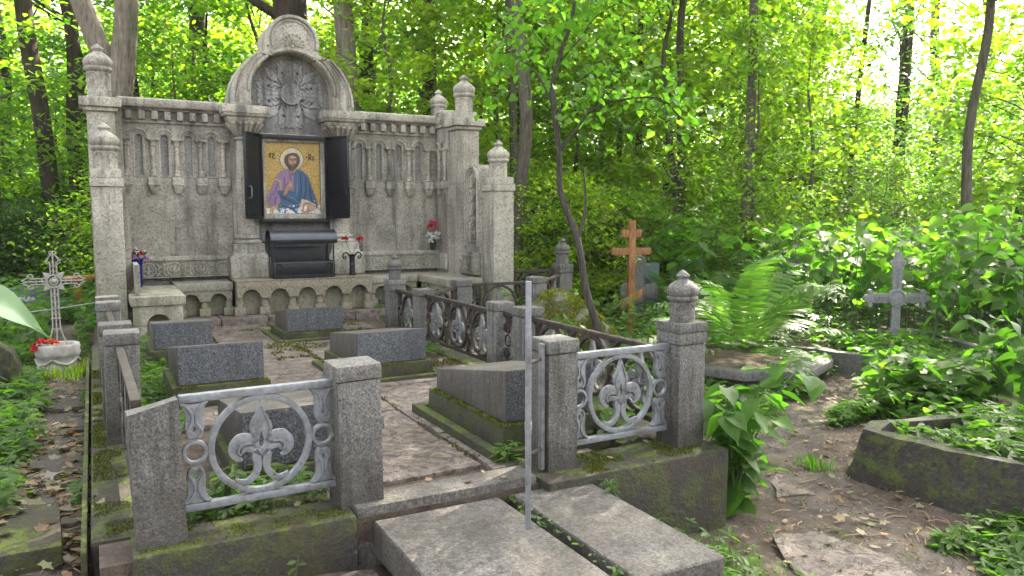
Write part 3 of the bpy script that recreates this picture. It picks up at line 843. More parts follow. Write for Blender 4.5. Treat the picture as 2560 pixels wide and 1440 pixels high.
# altar table and benches: slabs on scalloped fronts and stub columns
def scallop(x0, x1, n, zt, zs, r, fn, d0, d1, bm):
    st = (x1 - x0) / n; pts = [(x1, zt), (x0, zt), (x0, zs)]
    for i in range(n):
        c = x0 + (i + .5) * st
        pts += [(c - r, zs)] + arc(c, zs, r, 180, 0, 10)[1:-1] + [(c + r, zs)]
    pts.append((x1, zs)); prism(bm, pts, fn, d0, d1)
def bench(name, x0, x1, yf, n, zt, zb, zs, r, mat, frame=None, floor=.088):
    fr = frame or (lambda u, v, d: (u, v, d))
    b = B(); box(b, x0, x1, yf, YP, zb, zt)
    bo = obj(name, b, mat, wall, bevel=.012, jitter=.004)
    b = B(); scallop(x0 + .012, x1 - .012, n, zb - .001, zs, r, XZ(yf), .02 if zb < .5 else .004, .14, b); obj('scalloped_front', b, mat, bo, bevel=.008)
    b = B(); box(b, x0 + .02, x1 - .02, yf + .16, yf + .22, floor, zb - .002); obj('back_panel', b, 'wall', bo)
    st = (x1 - x0) / n
    for i in range(n + 1):
        c = x0 + i * st; c = min(max(c, x0 + .05), x1 - .05)
        b = B(); lathe(b, [(.05, floor + .10), (.047, floor + .11), (.043, zs - .005)], (c, yf + .08, 0), 12); box(b, c - .068, c + .068, yf + .015, yf + .145, floor, floor + .098)
        obj('stub_column', b, mat, bo, bevel=.005)
    return bo
al = bench('altar_table', 1.55, 3.34, 10.14, 5, .54, .515, .30, .118, 'altar')
bench('bench', .86, 1.545, 10.30, 2, .51, .41, .27, .10, 'wall')
bench('bench', 3.35, 4.06, 10.30, 2, .51, .41, .27, .10, 'wall')
# left side bench, end towards the viewer
b = B(); box(b, .31, .85, 8.92, 10.28, .41, .51); bo = obj('bench', b, 'trim', wall, bevel=.014, jitter=.004)
b = B(); scallop(.335, .82, 1, .408, .20, .115, XZ(8.95), 0, .12, b); box(b, .335, .46, 8.955, 9.06, -.03, .198); box(b, .70, .82, 8.955, 9.06, -.03, .198); obj('scalloped_front', b, 'trim', bo, bevel=.008)
b = B(); box(b, .36, .80, 9.10, 9.16, -.03, .405); obj('back_panel', b, 'wall', bo)
b = B(); scallop(9.10, 10.28, 4, .408, .27, .10, YZ(.80), -.05, .02, b); obj('scalloped_front', b, 'trim', bo, bevel=.006)
# right side bench
b = B(); box(b, 4.07, 4.60, 9.30, 10.79, .41, .51); bo = obj('bench', b, 'wall', wall, bevel=.014, jitter=.004)
b = B(); scallop(9.32, 10.28, 4, .408, .27, .085, YZ(4.10), 0, .07, b); obj('scalloped_front', b, 'wall', bo, bevel=.006)
b = B(); box(b, 4.22, 4.5, 9.32, 10.75, 0, .405); obj('back_panel', b, 'soot', bo)

# wings
b = B(); box(b, .03, .37, 9.67, 10.24, -.2, 1.62); obj('wing_panel', b, 'wall', wall)
b = B(); box(b, .03, .37, 10.565, 11.2, -.2, 2.70); obj('wing_panel', b, 'wall', wall)
b = B(); box(b, .371, .42, 9.05, 9.66, .53, .84); obj('carved_panel', b, 'trim', wall, bevel=.008)
# right upper wing (faces -x) with two colonnettes and a shell gable
b = B(); box(b, 4.57, 4.90, 10.365, 11.015, -.2, 2.62); wg = obj('wing_panel', b, 'wall', wall)
b = B()
for yc in (10.52, 10.72):
    for r, wd, d in ((.085, .02, -.03), (.06, .014, -.018)):
        ribbon(b, [(yc - r, 2.31)] + arc(yc, 2.33, r, 180, 0, 12) + [(yc + r, 2.31)], wd, YZ(4.57), d, .002)
obj('arch_moulding', b, 'trim', wg, bevel=.004)
for yc in (10.42, 10.62):
    b = B(); lathe(b, [(.028, 1.85), (.028, 2.22), (.045, 2.29)], (4.545, yc, 0), 12); box(b, 4.50, 4.568, yc - .055, yc + .055, 2.291, 2.318)
    box(b, 4.50, 4.568, yc - .055, yc + .055, 1.74, 1.845); box(b, 4.52, 4.568, yc - .035, yc + .035, 1.66, 1.738); obj('colonnette', b, 'trim', wg, bevel=.004)
def gable(yc, r, zb, x0, x1, parent, shell=True):
    b = B(); prism(b, [(yc - r, zb)] + [(yc + r, zb)] + arc(yc, zb + .06, r, 0, 180, 18), YZ(0), x0, x1); g = obj('gable', b, 'trim', parent, bevel=.01)
    b = B(); ribbon(b, arc(yc, zb + .06, r - .03, 0, 180, 18), .03, YZ(x0), -.022, .002)
    ribbon(b, arc(yc, zb + .06, r - .075, 0, 180, 16), .014, YZ(x0), -.014, .002)
    if shell:
        for i in range(7):
            a = 12 + i * 26; c = (yc, zb + .05)
            ribbon(b, [pol(c, .02, a), pol(c, .07, a - 6), pol(c, .095, a), pol(c, .07, a + 6)], .009, YZ(x0), -.016, .002, closed=True)
    obj('shell_ornament', b, 'trim', g, bevel=.003)
gable(10.60, .20, 2.63, 4.54, 4.92, wg)
b = B(); box(b, 4.52, 4.56, 10.37, 10.79, .56, .80); obj('carved_panel', b, 'trim', wg, bevel=.008)
# right lower wing with tall carved arched panel
b = B(); lw = [(9.565, -.2), (10.045, -.2), (10.045, 1.80)] + arc(9.805, 1.82, .24, 0, 180, 18) + [(9.565, 1.80)]
prism(b, lw, YZ(0), 4.70, 5.03); wl = obj('wing_panel', b, 'wall', wall, bevel=.008)
b = B()
for r, wd, d in ((.205, .035, -.04), (.165, .022, -.028), (.135, .014, -.018)):
    ribbon(b, [(9.805 - r, .92)] + [(9.805 - r, 1.80)] + arc(9.805, 1.82, r, 180, 0, 16) + [(9.805 + r, 1.80), (9.805 + r, .92)], wd, YZ(4.70), d, .002)
obj('arch_moulding', b, 'trim', wl, bevel=.006)
b = B(); fz = YZ(4.70)
for i in range(5):
    z0 = .98 + i * .19
    for s in (-1, 1):
        ribbon(b, catm([(9.805, z0), (9.805 + s * .07, z0 + .05), (9.805 + s * .085, z0 + .11), (9.805 + s * .03, z0 + .15), (9.805 + s * .02, z0 + .10)], 4), .02, fz, -.025, .002)
        ribbon(b, [(9.805 + s * .03, z0 + .02), (9.805 + s * .075, z0 + .0), (9.805 + s * .10, z0 + .03)], [.02, .035, .008], fz, -.02, .002)
    ribbon(b, [(9.805, z0 - .02), (9.805, z0 + .08), (9.805, z0 + .16)], [.01, .035, .01], fz, -.03, .002)
obj('carved_panel', b, 'trim', wl, bevel=.003)
b = B(); box(b, 4.62, 4.695, 9.57, 10.04, .53, .84); fp = obj('frieze', b, 'wall', wl, bevel=.01)
b = B(); rosette_frieze(b, 9.62, 10.0, .69, YZ(4.62), .085, .2); obj('carved_ornament', b, 'trim', fp, bevel=.003)

# step stones along the foot of the wall
x = .88; rnd = random.Random(8)
while x < 4.1:
    d = rnd.uniform(.42, .62); e = min(x + d, 4.2)
    b = B(); box(b, x + .004, e - .004, 9.97 + rnd.uniform(-.012, .012), 10.75, -.08, .086 + rnd.uniform(-.004, 0)); obj('step_stone', b, 'paving', wall, bevel=.014, jitter=.006)
    x = e

# ------------------------------------------------------------------ icon shrine on the wall
shrine = thing('icon_shrine', 'gold mosaic icon of a haloed bearded man in blue and purple between black doors', 'icon')
YM = 10.70
bm = B(); plate(bm, [(1.99, 1.31), (2.86, 1.31), (2.86, 2.44), (1.99, 2.44)], [[(2.055, 1.375), (2.79, 1.375), (2.79, 2.335), (2.055, 2.335)]], XZ(YM), -.05, .085)
obj('stone_frame', bm, 'trim', shrine, bevel=.006)
bm = B(); box(bm, 1.95, 2.90, YM - .10, YM - .051, 2.37, 2.425); box(bm, 1.98, 2.90, YM - .09, YM - .051, 1.255, 1.312); box(bm, 1.985, 2.01, YM - .08, YM - .051, 1.313, 2.369); box(bm, 2.845, 2.87, YM - .08, YM - .051, 1.313, 2.369)
obj('metal_frame', bm, 'black', shrine, bevel=.004)
for hx, s, a, nm in ((2.0, -1, 130, 'left'), (2.858, 1, 120, 'right')):
    ca, sa = math.cos(rad(a)), math.sin(rad(a)); Wd = .41
    fn = (lambda hx, s, ca, sa: (lambda u, v, d: (hx - s * ca * u + sa * d, YM - .09 - sa * u - s * ca * d, v)))(hx, s, ca, sa)
    bm = B(); prism(bm, [(0, 1.315), (Wd, 1.315), (Wd, 2.42), (0, 2.42)], fn, -.004, .004)
    for u0, u1, v0, v1 in ((0, Wd, 1.315, 1.345), (0, Wd, 2.39, 2.42), (0, .03, 1.346, 2.389), (Wd - .03, Wd, 1.346, 2.389)):
        prism(bm, [(u0, v0), (u1, v0), (u1, v1), (u0, v1)], fn, -.018, .018)
    d_ = obj('door', bm, 'black', shrine, bevel=.002)
    bm = B()
    if s < 0:
        tube(bm, [fn(Wd - .06, 1.58, q) for q in (0,)] + [fn(Wd - .06, 1.58, -.04), fn(Wd - .06, 1.60, -.05), fn(Wd - .06, 1.71, -.05), fn(Wd - .06, 1.73, -.04), fn(Wd - .06, 1.73, 0)], .006, 6)
        tube(bm, [fn(Wd - .06, 1.58, 0), fn(Wd - .06, 1.58, .04), fn(Wd - .06, 1.60, .05), fn(Wd - .06, 1.71, .05), fn(Wd - .06, 1.73, .04), fn(Wd - .06, 1.73, 0)], .006, 6)
        obj('handle', bm, 'greyiron', d_)
    else:
        for e in (-1, 1): prism(bm, [(Wd - .14, 1.60), (Wd - .012, 1.60), (Wd - .012, 1.72), (Wd - .14, 1.72)], fn, e * .019, e * .034)
        obj('lock_plate', bm, 'black', d_, bevel=.003)
mos = obj('mosaic', (lambda b: (box(b, 2.056, 2.789, YM - .004, YM + .08, 1.376, 2.334), b)[1])(B()), 'gold', shrine)
def uvm(px, py):
    v = (py - 128) / 645.; u = (px - 245 - 25 * v) / (473 + 24 * v)
    return (2.056 + u * .733, 2.334 - v * .958)
_lay = [0]
def tess(name, pts, mat, smooth=0):
    q = [uvm(*p) for p in pts]
    if smooth:
        q = catm(q + [q[0]], smooth)[:-1]
    _lay[0] += 1
    bm = B(); prism(bm, q, XZ(YM - .004), -.0012 - .0011 * _lay[0], -.0001)
    return obj(name, bm, mat, mos)
def circ(cx, cy_, rx, ry=None, n=28): return [(cx + rx * math.cos(2 * PI * i / n), cy_ + (ry or rx) * math.sin(2 * PI * i / n)) for i in range(n)]
tess('halo_ring', circ(484, 282, 106, 110), 'hair'); tess('halo', circ(484, 282, 100, 104), 'halo')
tess('halo_cross', [(462, 180), (506, 180), (500, 230), (468, 230)], 'halocross'); tess('halo_cross', [(384, 262), (432, 268), (432, 300), (384, 304)], 'halocross'); tess('halo_cross', [(584, 262), (538, 268), (538, 300), (584, 304)], 'halocross')
tess('tunic', [(440, 365), (400, 385), (355, 430), (340, 480), (310, 545), (285, 590), (275, 650), (300, 700), (345, 708), (385, 680), (395, 640), (420, 600), (515, 590), (525, 400), (500, 370)], 'purple', 3)
for p in ([(360, 500), (372, 505), (350, 570), (335, 610), (325, 605), (345, 560)], [(305, 600), (315, 602), (300, 660), (292, 655)], [(345, 620), (358, 622), (345, 690), (335, 690)], [(420, 440), (430, 440), (425, 540), (418, 540)], [(470, 420), (478, 420), (485, 500), (478, 500)]): tess('fold', p, 'purpledark')
tess('stripe', [(340, 470), (352, 455), (392, 480), (400, 560), (384, 562), (376, 492)], 'ochre'); tess('stripe', [(352, 478), (356, 470), (384, 488), (391, 556), (386, 557), (378, 494)], 'purple')
tess('mantle', [(515, 380), (560, 375), (610, 410), (640, 450), (665, 520), (690, 580), (720, 650), (735, 740), (720, 765), (560, 768), (378, 765), (385, 690), (405, 640), (365, 570), (430, 560), (515, 570), (510, 470)], 'blue', 2)
for p in ([(560, 400), (570, 402), (580, 560), (560, 660), (548, 655), (568, 560)], [(600, 430), (612, 436), (625, 560), (610, 640), (600, 635), (612, 560)], [(420, 620), (540, 680), (538, 690), (415, 640)], [(410, 690), (520, 730), (518, 740), (405, 705)], [(640, 480), (648, 480), (668, 600), (690, 690), (680, 690), (655, 600)]): tess('fold', p, 'bluedark')
for p in ([(535, 400), (543, 400), (545, 560), (535, 640), (530, 560)], [(590, 420), (597, 425), (602, 560), (594, 620)], [(440, 600), (530, 640), (528, 648), (438, 610)]): tess('fold', p, 'bluelight')
tess('neck', [(462, 340), (525, 340), (520, 385), (495, 410), (470, 390)], 'skin', 2)
tess('hair', [(485, 220), (525, 228), (548, 262), (550, 305), (535, 340), (520, 355), (505, 372), (490, 385), (470, 372), (448, 345), (430, 320), (420, 280), (435, 240)], 'hair', 3)
tess('face', [(485, 244), (512, 252), (524, 280), (520, 318), (505, 345), (488, 352), (470, 340), (455, 315), (450, 280), (462, 252)], 'skin', 3)
tess('cheek', [(466, 290), (480, 296), (478, 316), (464, 312)], 'skinlight', 2); tess('cheek', [(500, 296), (512, 292), (512, 312), (502, 314)], 'skinlight', 2); tess('forehead', [(470, 256), (505, 258), (508, 272), (468, 272)], 'skinlight', 2)
tess('beard', [(455, 312), (468, 330), (480, 330), (490, 326), (502, 330), (518, 312), (518, 335), (500, 372), (488, 384), (470, 368), (456, 340)], 'hair', 2)
tess('mouth', [(480, 338), (498, 338), (494, 345), (484, 345)], 'skin')
tess('nose', [(485, 278), (491, 278), (495, 316), (484, 318)], 'bookbrown'); tess('eye', [(464, 282), (480, 281), (478, 288), (466, 288)], 'hair'); tess('eye', [(498, 281), (514, 282), (512, 288), (500, 288)], 'hair'); tess('brow', [(460, 274), (482, 271), (481, 276), (461, 279)], 'hair'); tess('brow', [(496, 271), (517, 274), (517, 279), (496, 276)], 'hair')
tess('hand', [(410, 600), (425, 560), (430, 535), (450, 515), (470, 505), (484, 515), (478, 545), (460, 560), (445, 590), (415, 615)], 'skin', 2)
for p in ([(452, 520), (462, 470), (468, 470), (464, 525)], [(464, 520), (478, 462), (484, 464), (476, 522)], [(474, 525), (488, 492), (494, 496), (484, 535)]): tess('finger', p, 'skinlight')
tess('book', [(580, 635), (640, 655), (710, 690), (708, 745), (690, 768), (555, 768), (565, 700)], 'page'); tess('book_cover', [(600, 668), (650, 668), (708, 700), (700, 740), (640, 765), (580, 765), (590, 700)], 'bookbrown')
tess('book_page', [(608, 690), (632, 690), (628, 745), (600, 748)], 'page'); tess('hand', [(640, 690), (680, 695), (704, 720), (690, 740), (650, 735)], 'skinlight', 2)
tess('bare_patch', [(318, 773), (335, 755), (350, 762), (372, 752), (385, 765), (395, 740), (408, 742), (415, 768), (450, 768), (462, 752), (468, 770)], 'plaster', 2)
tess('bare_patch', [(690, 773), (700, 758), (712, 762), (720, 742), (735, 748), (748, 760), (768, 772)], 'plaster', 2)
bm = B()
def glyph(paths, wd=7):
    for p in paths: ribbon(bm, [uvm(*q) for q in p][::-1], wd / 3.6 * .0058, XZ(YM - .004), -.010, -.0001)
glyph([[(296, 232), (298, 276)], [(288, 234), (306, 230)], [(338, 250), (326, 244), (318, 256), (320, 270), (330, 276), (340, 268)], [(312, 236), (324, 228), (334, 234)], [(280, 252), (290, 250)]])
glyph([[(626, 236), (656, 282)], [(654, 240), (628, 280)], [(682, 254), (672, 248), (664, 260), (666, 274), (674, 280), (684, 272)], [(606, 252), (626, 262)], [(628, 228), (652, 232)]])
obj('lettering', bm, 'ink', mos)

# ------------------------------------------------------------------ black candle stand on the altar
cs = thing('candle_stand', 'black metal candle box with a curved roof standing on the altar below the icon', 'candle stand', (2.42, 10.30, .541))
x0, x1 = -.40, .40
bm = B()
prof = [(-.17, -.02)] + [(-.20 * math.cos(rad(t)), .155 * math.sin(rad(t))) for t in np.linspace(0, 180, 22)][1:-1] + [(.19, -.02)]
ribbon(bm, [(p[0], p[1] + .47) for p in prof], .006, lambda u, v, d: (d, u, v), x0 - .03, x1 + .03)
rf = obj('curved_roof', bm, 'roofmetal', cs, smooth=60)
for x in (x0 + .012, x1 - .012):
    for y in (-.14, .16):
        bm = B(); box(bm, x - .009, x + .009, y - .009, y + .009, .02, .47); obj('post', bm, 'black', cs)
bm = B(); box(bm, x0, x1, -.165, -.157, .02, .215); box(bm, x0, x1, .17, .178, .02, .40); box(bm, x0, x0 + .008, -.156, .169, .02, .215); box(bm, x1 - .008, x1, -.156, .169, .02, .215); box(bm, x0, x1, -.165, .178, .0, .018); box(bm, x0 + .01, x1 - .01, -.15, .165, .12, .128)
bx_ = obj('tray_box', bm, 'black', cs, bevel=.002)
bm = B()
def rivet(x, z):
    a = [bm.verts.new((x + .0055 * math.cos(t), -.1655, z + .0055 * math.sin(t))) for t in (0, PI / 2, PI, 3 * PI / 2)]; t_ = bm.verts.new((x, -.171, z))
    for i in range(4): bm.faces.new([a[i], a[(i + 1) % 4], t_])
for i in range(40):
    for z in (.035, .202): rivet(x0 + .02 + i * (x1 - x0 - .04) / 39, z)
for i in range(9):
    for x in (x0 + .02, x1 - .02): rivet(x, .05 + i * .017)
obj('rivets', bm, 'silver', bx_, kind='stuff')
for s in (-1, 1):
    bm = B(); c = s * .33
    sp = [(c + s * -.045 * math.cos(t) * (1 - t / 14), -.172, .12 + .055 * math.sin(t) * (1 - t / 16) + .02) for t in np.linspace(-.5, 4.6, 18)]
    tube(bm, sp, .006, 6); tube(bm, [(c - s * .03, -.172, .06), (c + s * .01, -.172, .058), (c + s * .02, -.172, .08)], .006, 6); obj('scroll', bm, 'black', bx_)

# ------------------------------------------------------------------ vases and flowers
def blossom(parent, loc, r, mat, name='flower', n=26, seed=0):
    rs = np.random.RandomState(seed)
    a = rs.uniform(0, 2 * PI, n); z = rs.uniform(-.2, 1, n)
    D_ = np.stack([np.cos(a) * np.sqrt(np.maximum(0, 1 - z * z)), np.sin(a) * np.sqrt(np.maximum(0, 1 - z * z)), z], 1)
    P = np.array(loc)[None] + D_ * r * .25
    me = leaf_mesh(name, P, D_ + rs.normal(0, .25, (n, 3)), np.cross(D_, rs.normal(0, 1, (n, 3))), rs.uniform(.75, 1.1, n) * r, 'oval', mat)
    return link(name, me, parent)
def bouquet(root, spots, stem_to, seed):
    for i, (x, y, z, r, mat) in enumerate(spots):
        f = blossom(root, (x, y, z), r, mat, seed=seed + i)
    bm = B()
    for x, y, z, r, mat in spots: tube(bm, catm([stem_to, ((x + stem_to[0]) / 2, (y + stem_to[1]) / 2, (z * .6 + stem_to[2] * .4)), (x, y, z)], 3), .003, 5)
    obj('stems', bm, 'stem', root)
    rs = np.random.RandomState(seed); n = 26
    P = np.array(stem_to)[None] + rs.normal(0, .035, (n, 3)) + np.array([0, 0, .06])
    link('leaves', leaf_mesh('leaves', P, rs.normal(0, 1, (n, 3)) + [0, 0, .5], rs.normal(0, .6, (n, 3)) + [0, 0, 1], rs.uniform(.04, .07, n), 'oval', 'leaf_dark'), root)
vz = thing('blue_vase', 'tall cobalt blue vase standing on the left side bench', 'vase', (.43, 10.55 - .42, .511))
bm = B(); lathe(bm, [(.062, 0), (.066, .01), (.068, .15), (.074, .30), (.084, .335), (.078, .335), (.060, .28)], seg=24); obj('body', bm, 'bluevase', vz, smooth=60)
bq = thing('flower_bunch', 'bunch of red, pink, white and lilac flowers in the cobalt vase', 'flowers', (.43, 10.13, .80))
bouquet(bq, [(-.07, -.03, .08, .055, M['f_pink']), (.05, -.03, .10, .045, M['f_red']), (.0, .0, .16, .03, M['f_white']), (.10, -.02, .04, .05, M['f_lilac']), (.0, -.06, .05, .04, M['f_lilac']), (-.10, 0, .12, .04, M['f_red']), (.02, -.03, .115, .028, M['f_white']), (-.03, -.05, .03, .03, M['f_white']), (.10, .02, .12, .03, M['f_white']), (-.11, -.03, .05, .035, M['f_white']), (.0, .03, .11, .04, M['f_pink'])], (0, 0, .01), 10)
cr = thing('wall_bouquet', 'pink and white artificial bouquet leaning in the right corner of the wall', 'flowers', (4.42, 10.60, .84))
bm = B(); lathe(bm, [(.03, 0), (.045, .10), (.05, .11), (.035, .02)], seg=14); obj('holder', bm, 'darkvase', cr)
bouquet(cr, [(-.02, -.03, .40, .055, M['f_pink']), (.04, -.02, .36, .05, M['f_pink']), (-.04, 0, .34, .05, M['f_red']), (.01, -.05, .30, .055, M['f_pink']), (-.06, -.03, .21, .055, M['f_white']), (.05, -.05, .22, .06, M['f_white']), (-.01, -.06, .17, .055, M['f_white']), (.07, 0, .16, .05, M['f_white']), (-.05, -.04, .13, .045, M['f_white']), (.05, -.02, .41, .03, M['f_pink'])], (0, 0, .08), 40)
wv = thing('scroll_vase', 'wrought black vase with two scroll handles on the right end of the altar', 'vase', (3.09, 10.26, .541))
bm = B(); lathe(bm, [(.05, 0), (.052, .02), (.038, .035), (.034, .13), (.043, .14), (.036, .155), (.034, .27), (.044, .285), (.034, .285), (.028, .2)], seg=18)
for z in (.06, .09, .18, .21, .24): lathe(bm, [(.036, z), (.041, z + .008), (.036, z + .016)], seg=18)
obj('body', bm, 'black', wv, smooth=40)
for s in (-1, 1):
    bm = B()
    tube(bm, [(s * .036, 0, .255), (s * .05, 0, .29), (s * .08, 0, .315), (s * .115, 0, .30), (s * .13, 0, .265), (s * .115, 0, .235), (s * .09, 0, .235), (s * .085, 0, .255), (s * .10, 0, .265)], .011, 8); obj('scroll_handle', bm, 'black', wv)
for lx, lab in ((2.99, 'red carnation in the scroll vase, the one leaning left'), (3.20, 'red carnation in the scroll vase, the one leaning right')):
    t = thing('carnation', lab, 'flower', (3.09, 10.26, .80), group='carnations in the scroll vase')
    blossom(t, (lx - 3.09, -.02, .235), .045, M['f_red'], n=34, seed=int(lx * 100))
    bm = B(); tube(bm, catm([(0, 0, 0), ((lx - 3.09) * .4, 0, .1), (lx - 3.09, -.02, .23)], 4), .004, 5); obj('stem', bm, 'stem', t)

# ------------------------------------------------------------------ granite posts of the fence
PG = 'granite posts of the plot fence'
def post(x0, y0, zt, label, wd=.205, base=-.03, cap=True, fin=False, lean=(0, 0), mat='granite'):
    t = thing('fence_post', label, 'post', (x0 + wd / 2, y0 + wd / 2, base), group=PG)
    h = zt - base; hw = wd / 2
    bm = B(); box(bm, -hw + .006, hw - .006, -hw + .006, hw - .006, 0, h - (.075 if cap else 0)); obj('shaft', bm, mat, t, bevel=.010, jitter=.004)
    if cap:
        bm = B(); box(bm, -hw - .002, hw + .002, -hw - .002, hw + .002, h - .073, h, .003); obj('cap', bm, mat, t, bevel=.012, jitter=.003)
    if fin:
        bm = B(); box(bm, -hw - .006, hw + .006, -hw - .006, hw + .006, h - .001, h + .055, .004); obj('upper_cap', bm, mat, t, bevel=.008, jitter=.003)
        bm = finial_bm(fin, 1.02); neck_scrolls(bm, fin, 1.02, 8)
        for v in bm.verts: v.co.z += h + .056
        obj('finial', bm, mat, t, smooth=50, jitter=.002)
    t.rotation_euler = (lean[0], lean[1], 0)
    return t
post(.965, 3.47, .685, 'square capped granite post left of the gate opening, stained dark at its foot', .225, lean=(.0, -.012))
post(2.10, 3.46, .715, 'square capped granite post right of the gate opening, with the hinge strip', .20)
post(3.0, 3.46, .69, 'granite post with carved dome finial at the front right corner', .215, fin=.31)
post(.01, 5.22, .665, 'cracked granite post on the left fence behind the broken corner post', .205, lean=(.01, .02))
post(.0, 5.72, .655, 'granite post second from the front of the left fence, close behind the cracked one', .205)
post(-.01, 7.15, .655, 'granite post with sunlit cap on the left fence near the side bench', .19)
post(-.01, 7.62, .655, 'rearmost granite post of the left fence beside the low domed pillar', .19)
post(2.98, 5.30, .635, 'granite post on the right fence next behind the front corner finial', .20)
post(2.99, 5.80, .625, 'granite post on the right fence between its two ring panels', .19)
post(2.98, 7.55, .585, 'granite post on the right fence just in front of the small finial post', .19)
post(2.98, 8.45, .56, 'granite post with a small dome finial at the inner rear of the right fence', .20, fin=.29, base=-.05)
post(3.72, 8.20, .60, 'short granite post in the middle of the cross fence before the right bench', .20, base=-.25)
post(4.72, 8.15, .60, 'granite post of the cross fence below the low right pillar', .20, base=-.25)
post(5.70, 9.10, .62, 'granite post with dome finial at the far right end of the cross fence', .22, fin=.36, base=-.3)
# the broken corner post
t = thing('fence_post', 'broken granite post at the front left corner with a slanting top', 'post', (.20, 3.55, -.01), group=PG)
bm = B(); vs = [(-.1, -.1), (.1, -.1), (.1, .1), (-.1, .1)]; ht = [.585, .625, .60, .565]
a = [bm.verts.new((x, y, 0)) for x, y in vs]; b = [bm.verts.new((x, y, h)) for (x, y), h in zip(vs, ht)]
bm.faces.new(a[::-1]); bm.faces.new(b)
for i in range(4): bm.faces.new([a[i], a[(i + 1) % 4], b[(i + 1) % 4], b[i]])
bmesh.ops.subdivide_edges(bm, edges=bm.edges[:], cuts=4, use_grid_fill=True)
obj('shaft', bm, 'granite', t, bevel=0, jitter=.010, smooth=25)
t.rotation_euler = (0, -.025, 0)

# ------------------------------------------------------------------ cast iron fence panels
def pc(p): return ((p[0] - 905) / 1130., (805 - p[1]) / 1130.)
def mir(P): return [(-u, v) for u, v in P]
def fleur_bm(k=1.0):
    bm = B(); fn = lambda u, v, d: (u * k, d, v * k)
    sp = [pc(p) for p in [(905, 572), (914, 610), (925, 640), (945, 672), (958, 700), (962, 725), (955, 762), (948, 800)]]
    hole = [(0, .058), (.012, .015), (.009, -.005), (0, -.018), (-.009, -.005), (-.012, .015)]
    plate(bm, [(0.0, .205)] + sp[1:] + [(.02, -.03), (-.02, -.03)] + mir(sp[1:])[::-1], [hole], fn, -.009, .009)
    for s in (1, -1):
        S = lambda P: [(s * pc(p)[0], pc(p)[1]) for p in P]
        ribbon(bm, catm(S([(930, 800), (965, 772), (1010, 770), (1040, 800), (1048, 838), (1025, 872), (1000, 880)]), 4), np.interp(np.linspace(0, 6, 25), range(7), [.03, .042, .045, .045, .036, .024, .008]), fn, -.009, .009)
        ribbon(bm, catm(S([(960, 800), (1000, 800), (1022, 830), (1008, 856)]), 4), np.interp(np.linspace(0, 3, 13), range(4), [.010, .012, .012, .006]), fn, -.016, .016)
        ribbon(bm, catm(S([(905, 858), (940, 838), (985, 826), (1008, 850)]), 4), np.interp(np.linspace(0, 3, 13), range(4), [.025, .026, .022, .006]), fn, -.010, .010)
        ribbon(bm, catm(S([(912, 850), (932, 870), (926, 915), (940, 965), (985, 1000), (1040, 985)]), 4), np.interp(np.linspace(0, 5, 21), range(6), [.05, .04, .034, .03, .026, .02]), fn, -.010, .010)
    # raised rib along the spear
    for s in (1, -1): ribbon(bm, [(0, .19), (s * .022, .125), (s * .04, .075), (s * .034, .04)], .007, fn, -.014, .014)
    return bm
def calyx_bm(h, k=1.0, wd=.05):
    """tulip shaped cast leaf between ring and rail, opening upwards from z=0 to z=h"""
    bm = B(); fn = lambda u, v, d: (u, d, v)
    out = [(.018, 0), (.032, .10), (.040, .30), (.036, .55), (.038, .75), (.050, .90), (.062, .97), (.052, 1.0), (.02, .965), (0, .95)]
    out = [(u * wd / .05, v * h) for u, v in out]
    hole = [(0, .16 * h), (.008, .22 * h), (.006, .30 * h), (0, .36 * h), (-.006, .30 * h), (-.008, .22 * h)]
    plate(bm, out + mir(out[:-1])[::-1], [hole], fn, -.012, .012)
    for s in (1, -1):
        ribbon(bm, catm([(s * .016, .02 * h), (s * .030 * wd / .05, .2 * h), (s * .010, .45 * h), (s * .010, .7 * h), (s * .035 * wd / .05, .93 * h), (s * .055 * wd / .05, .97 * h)], 4), .011, fn, -.019, .019)
    return bm
_pan = {}
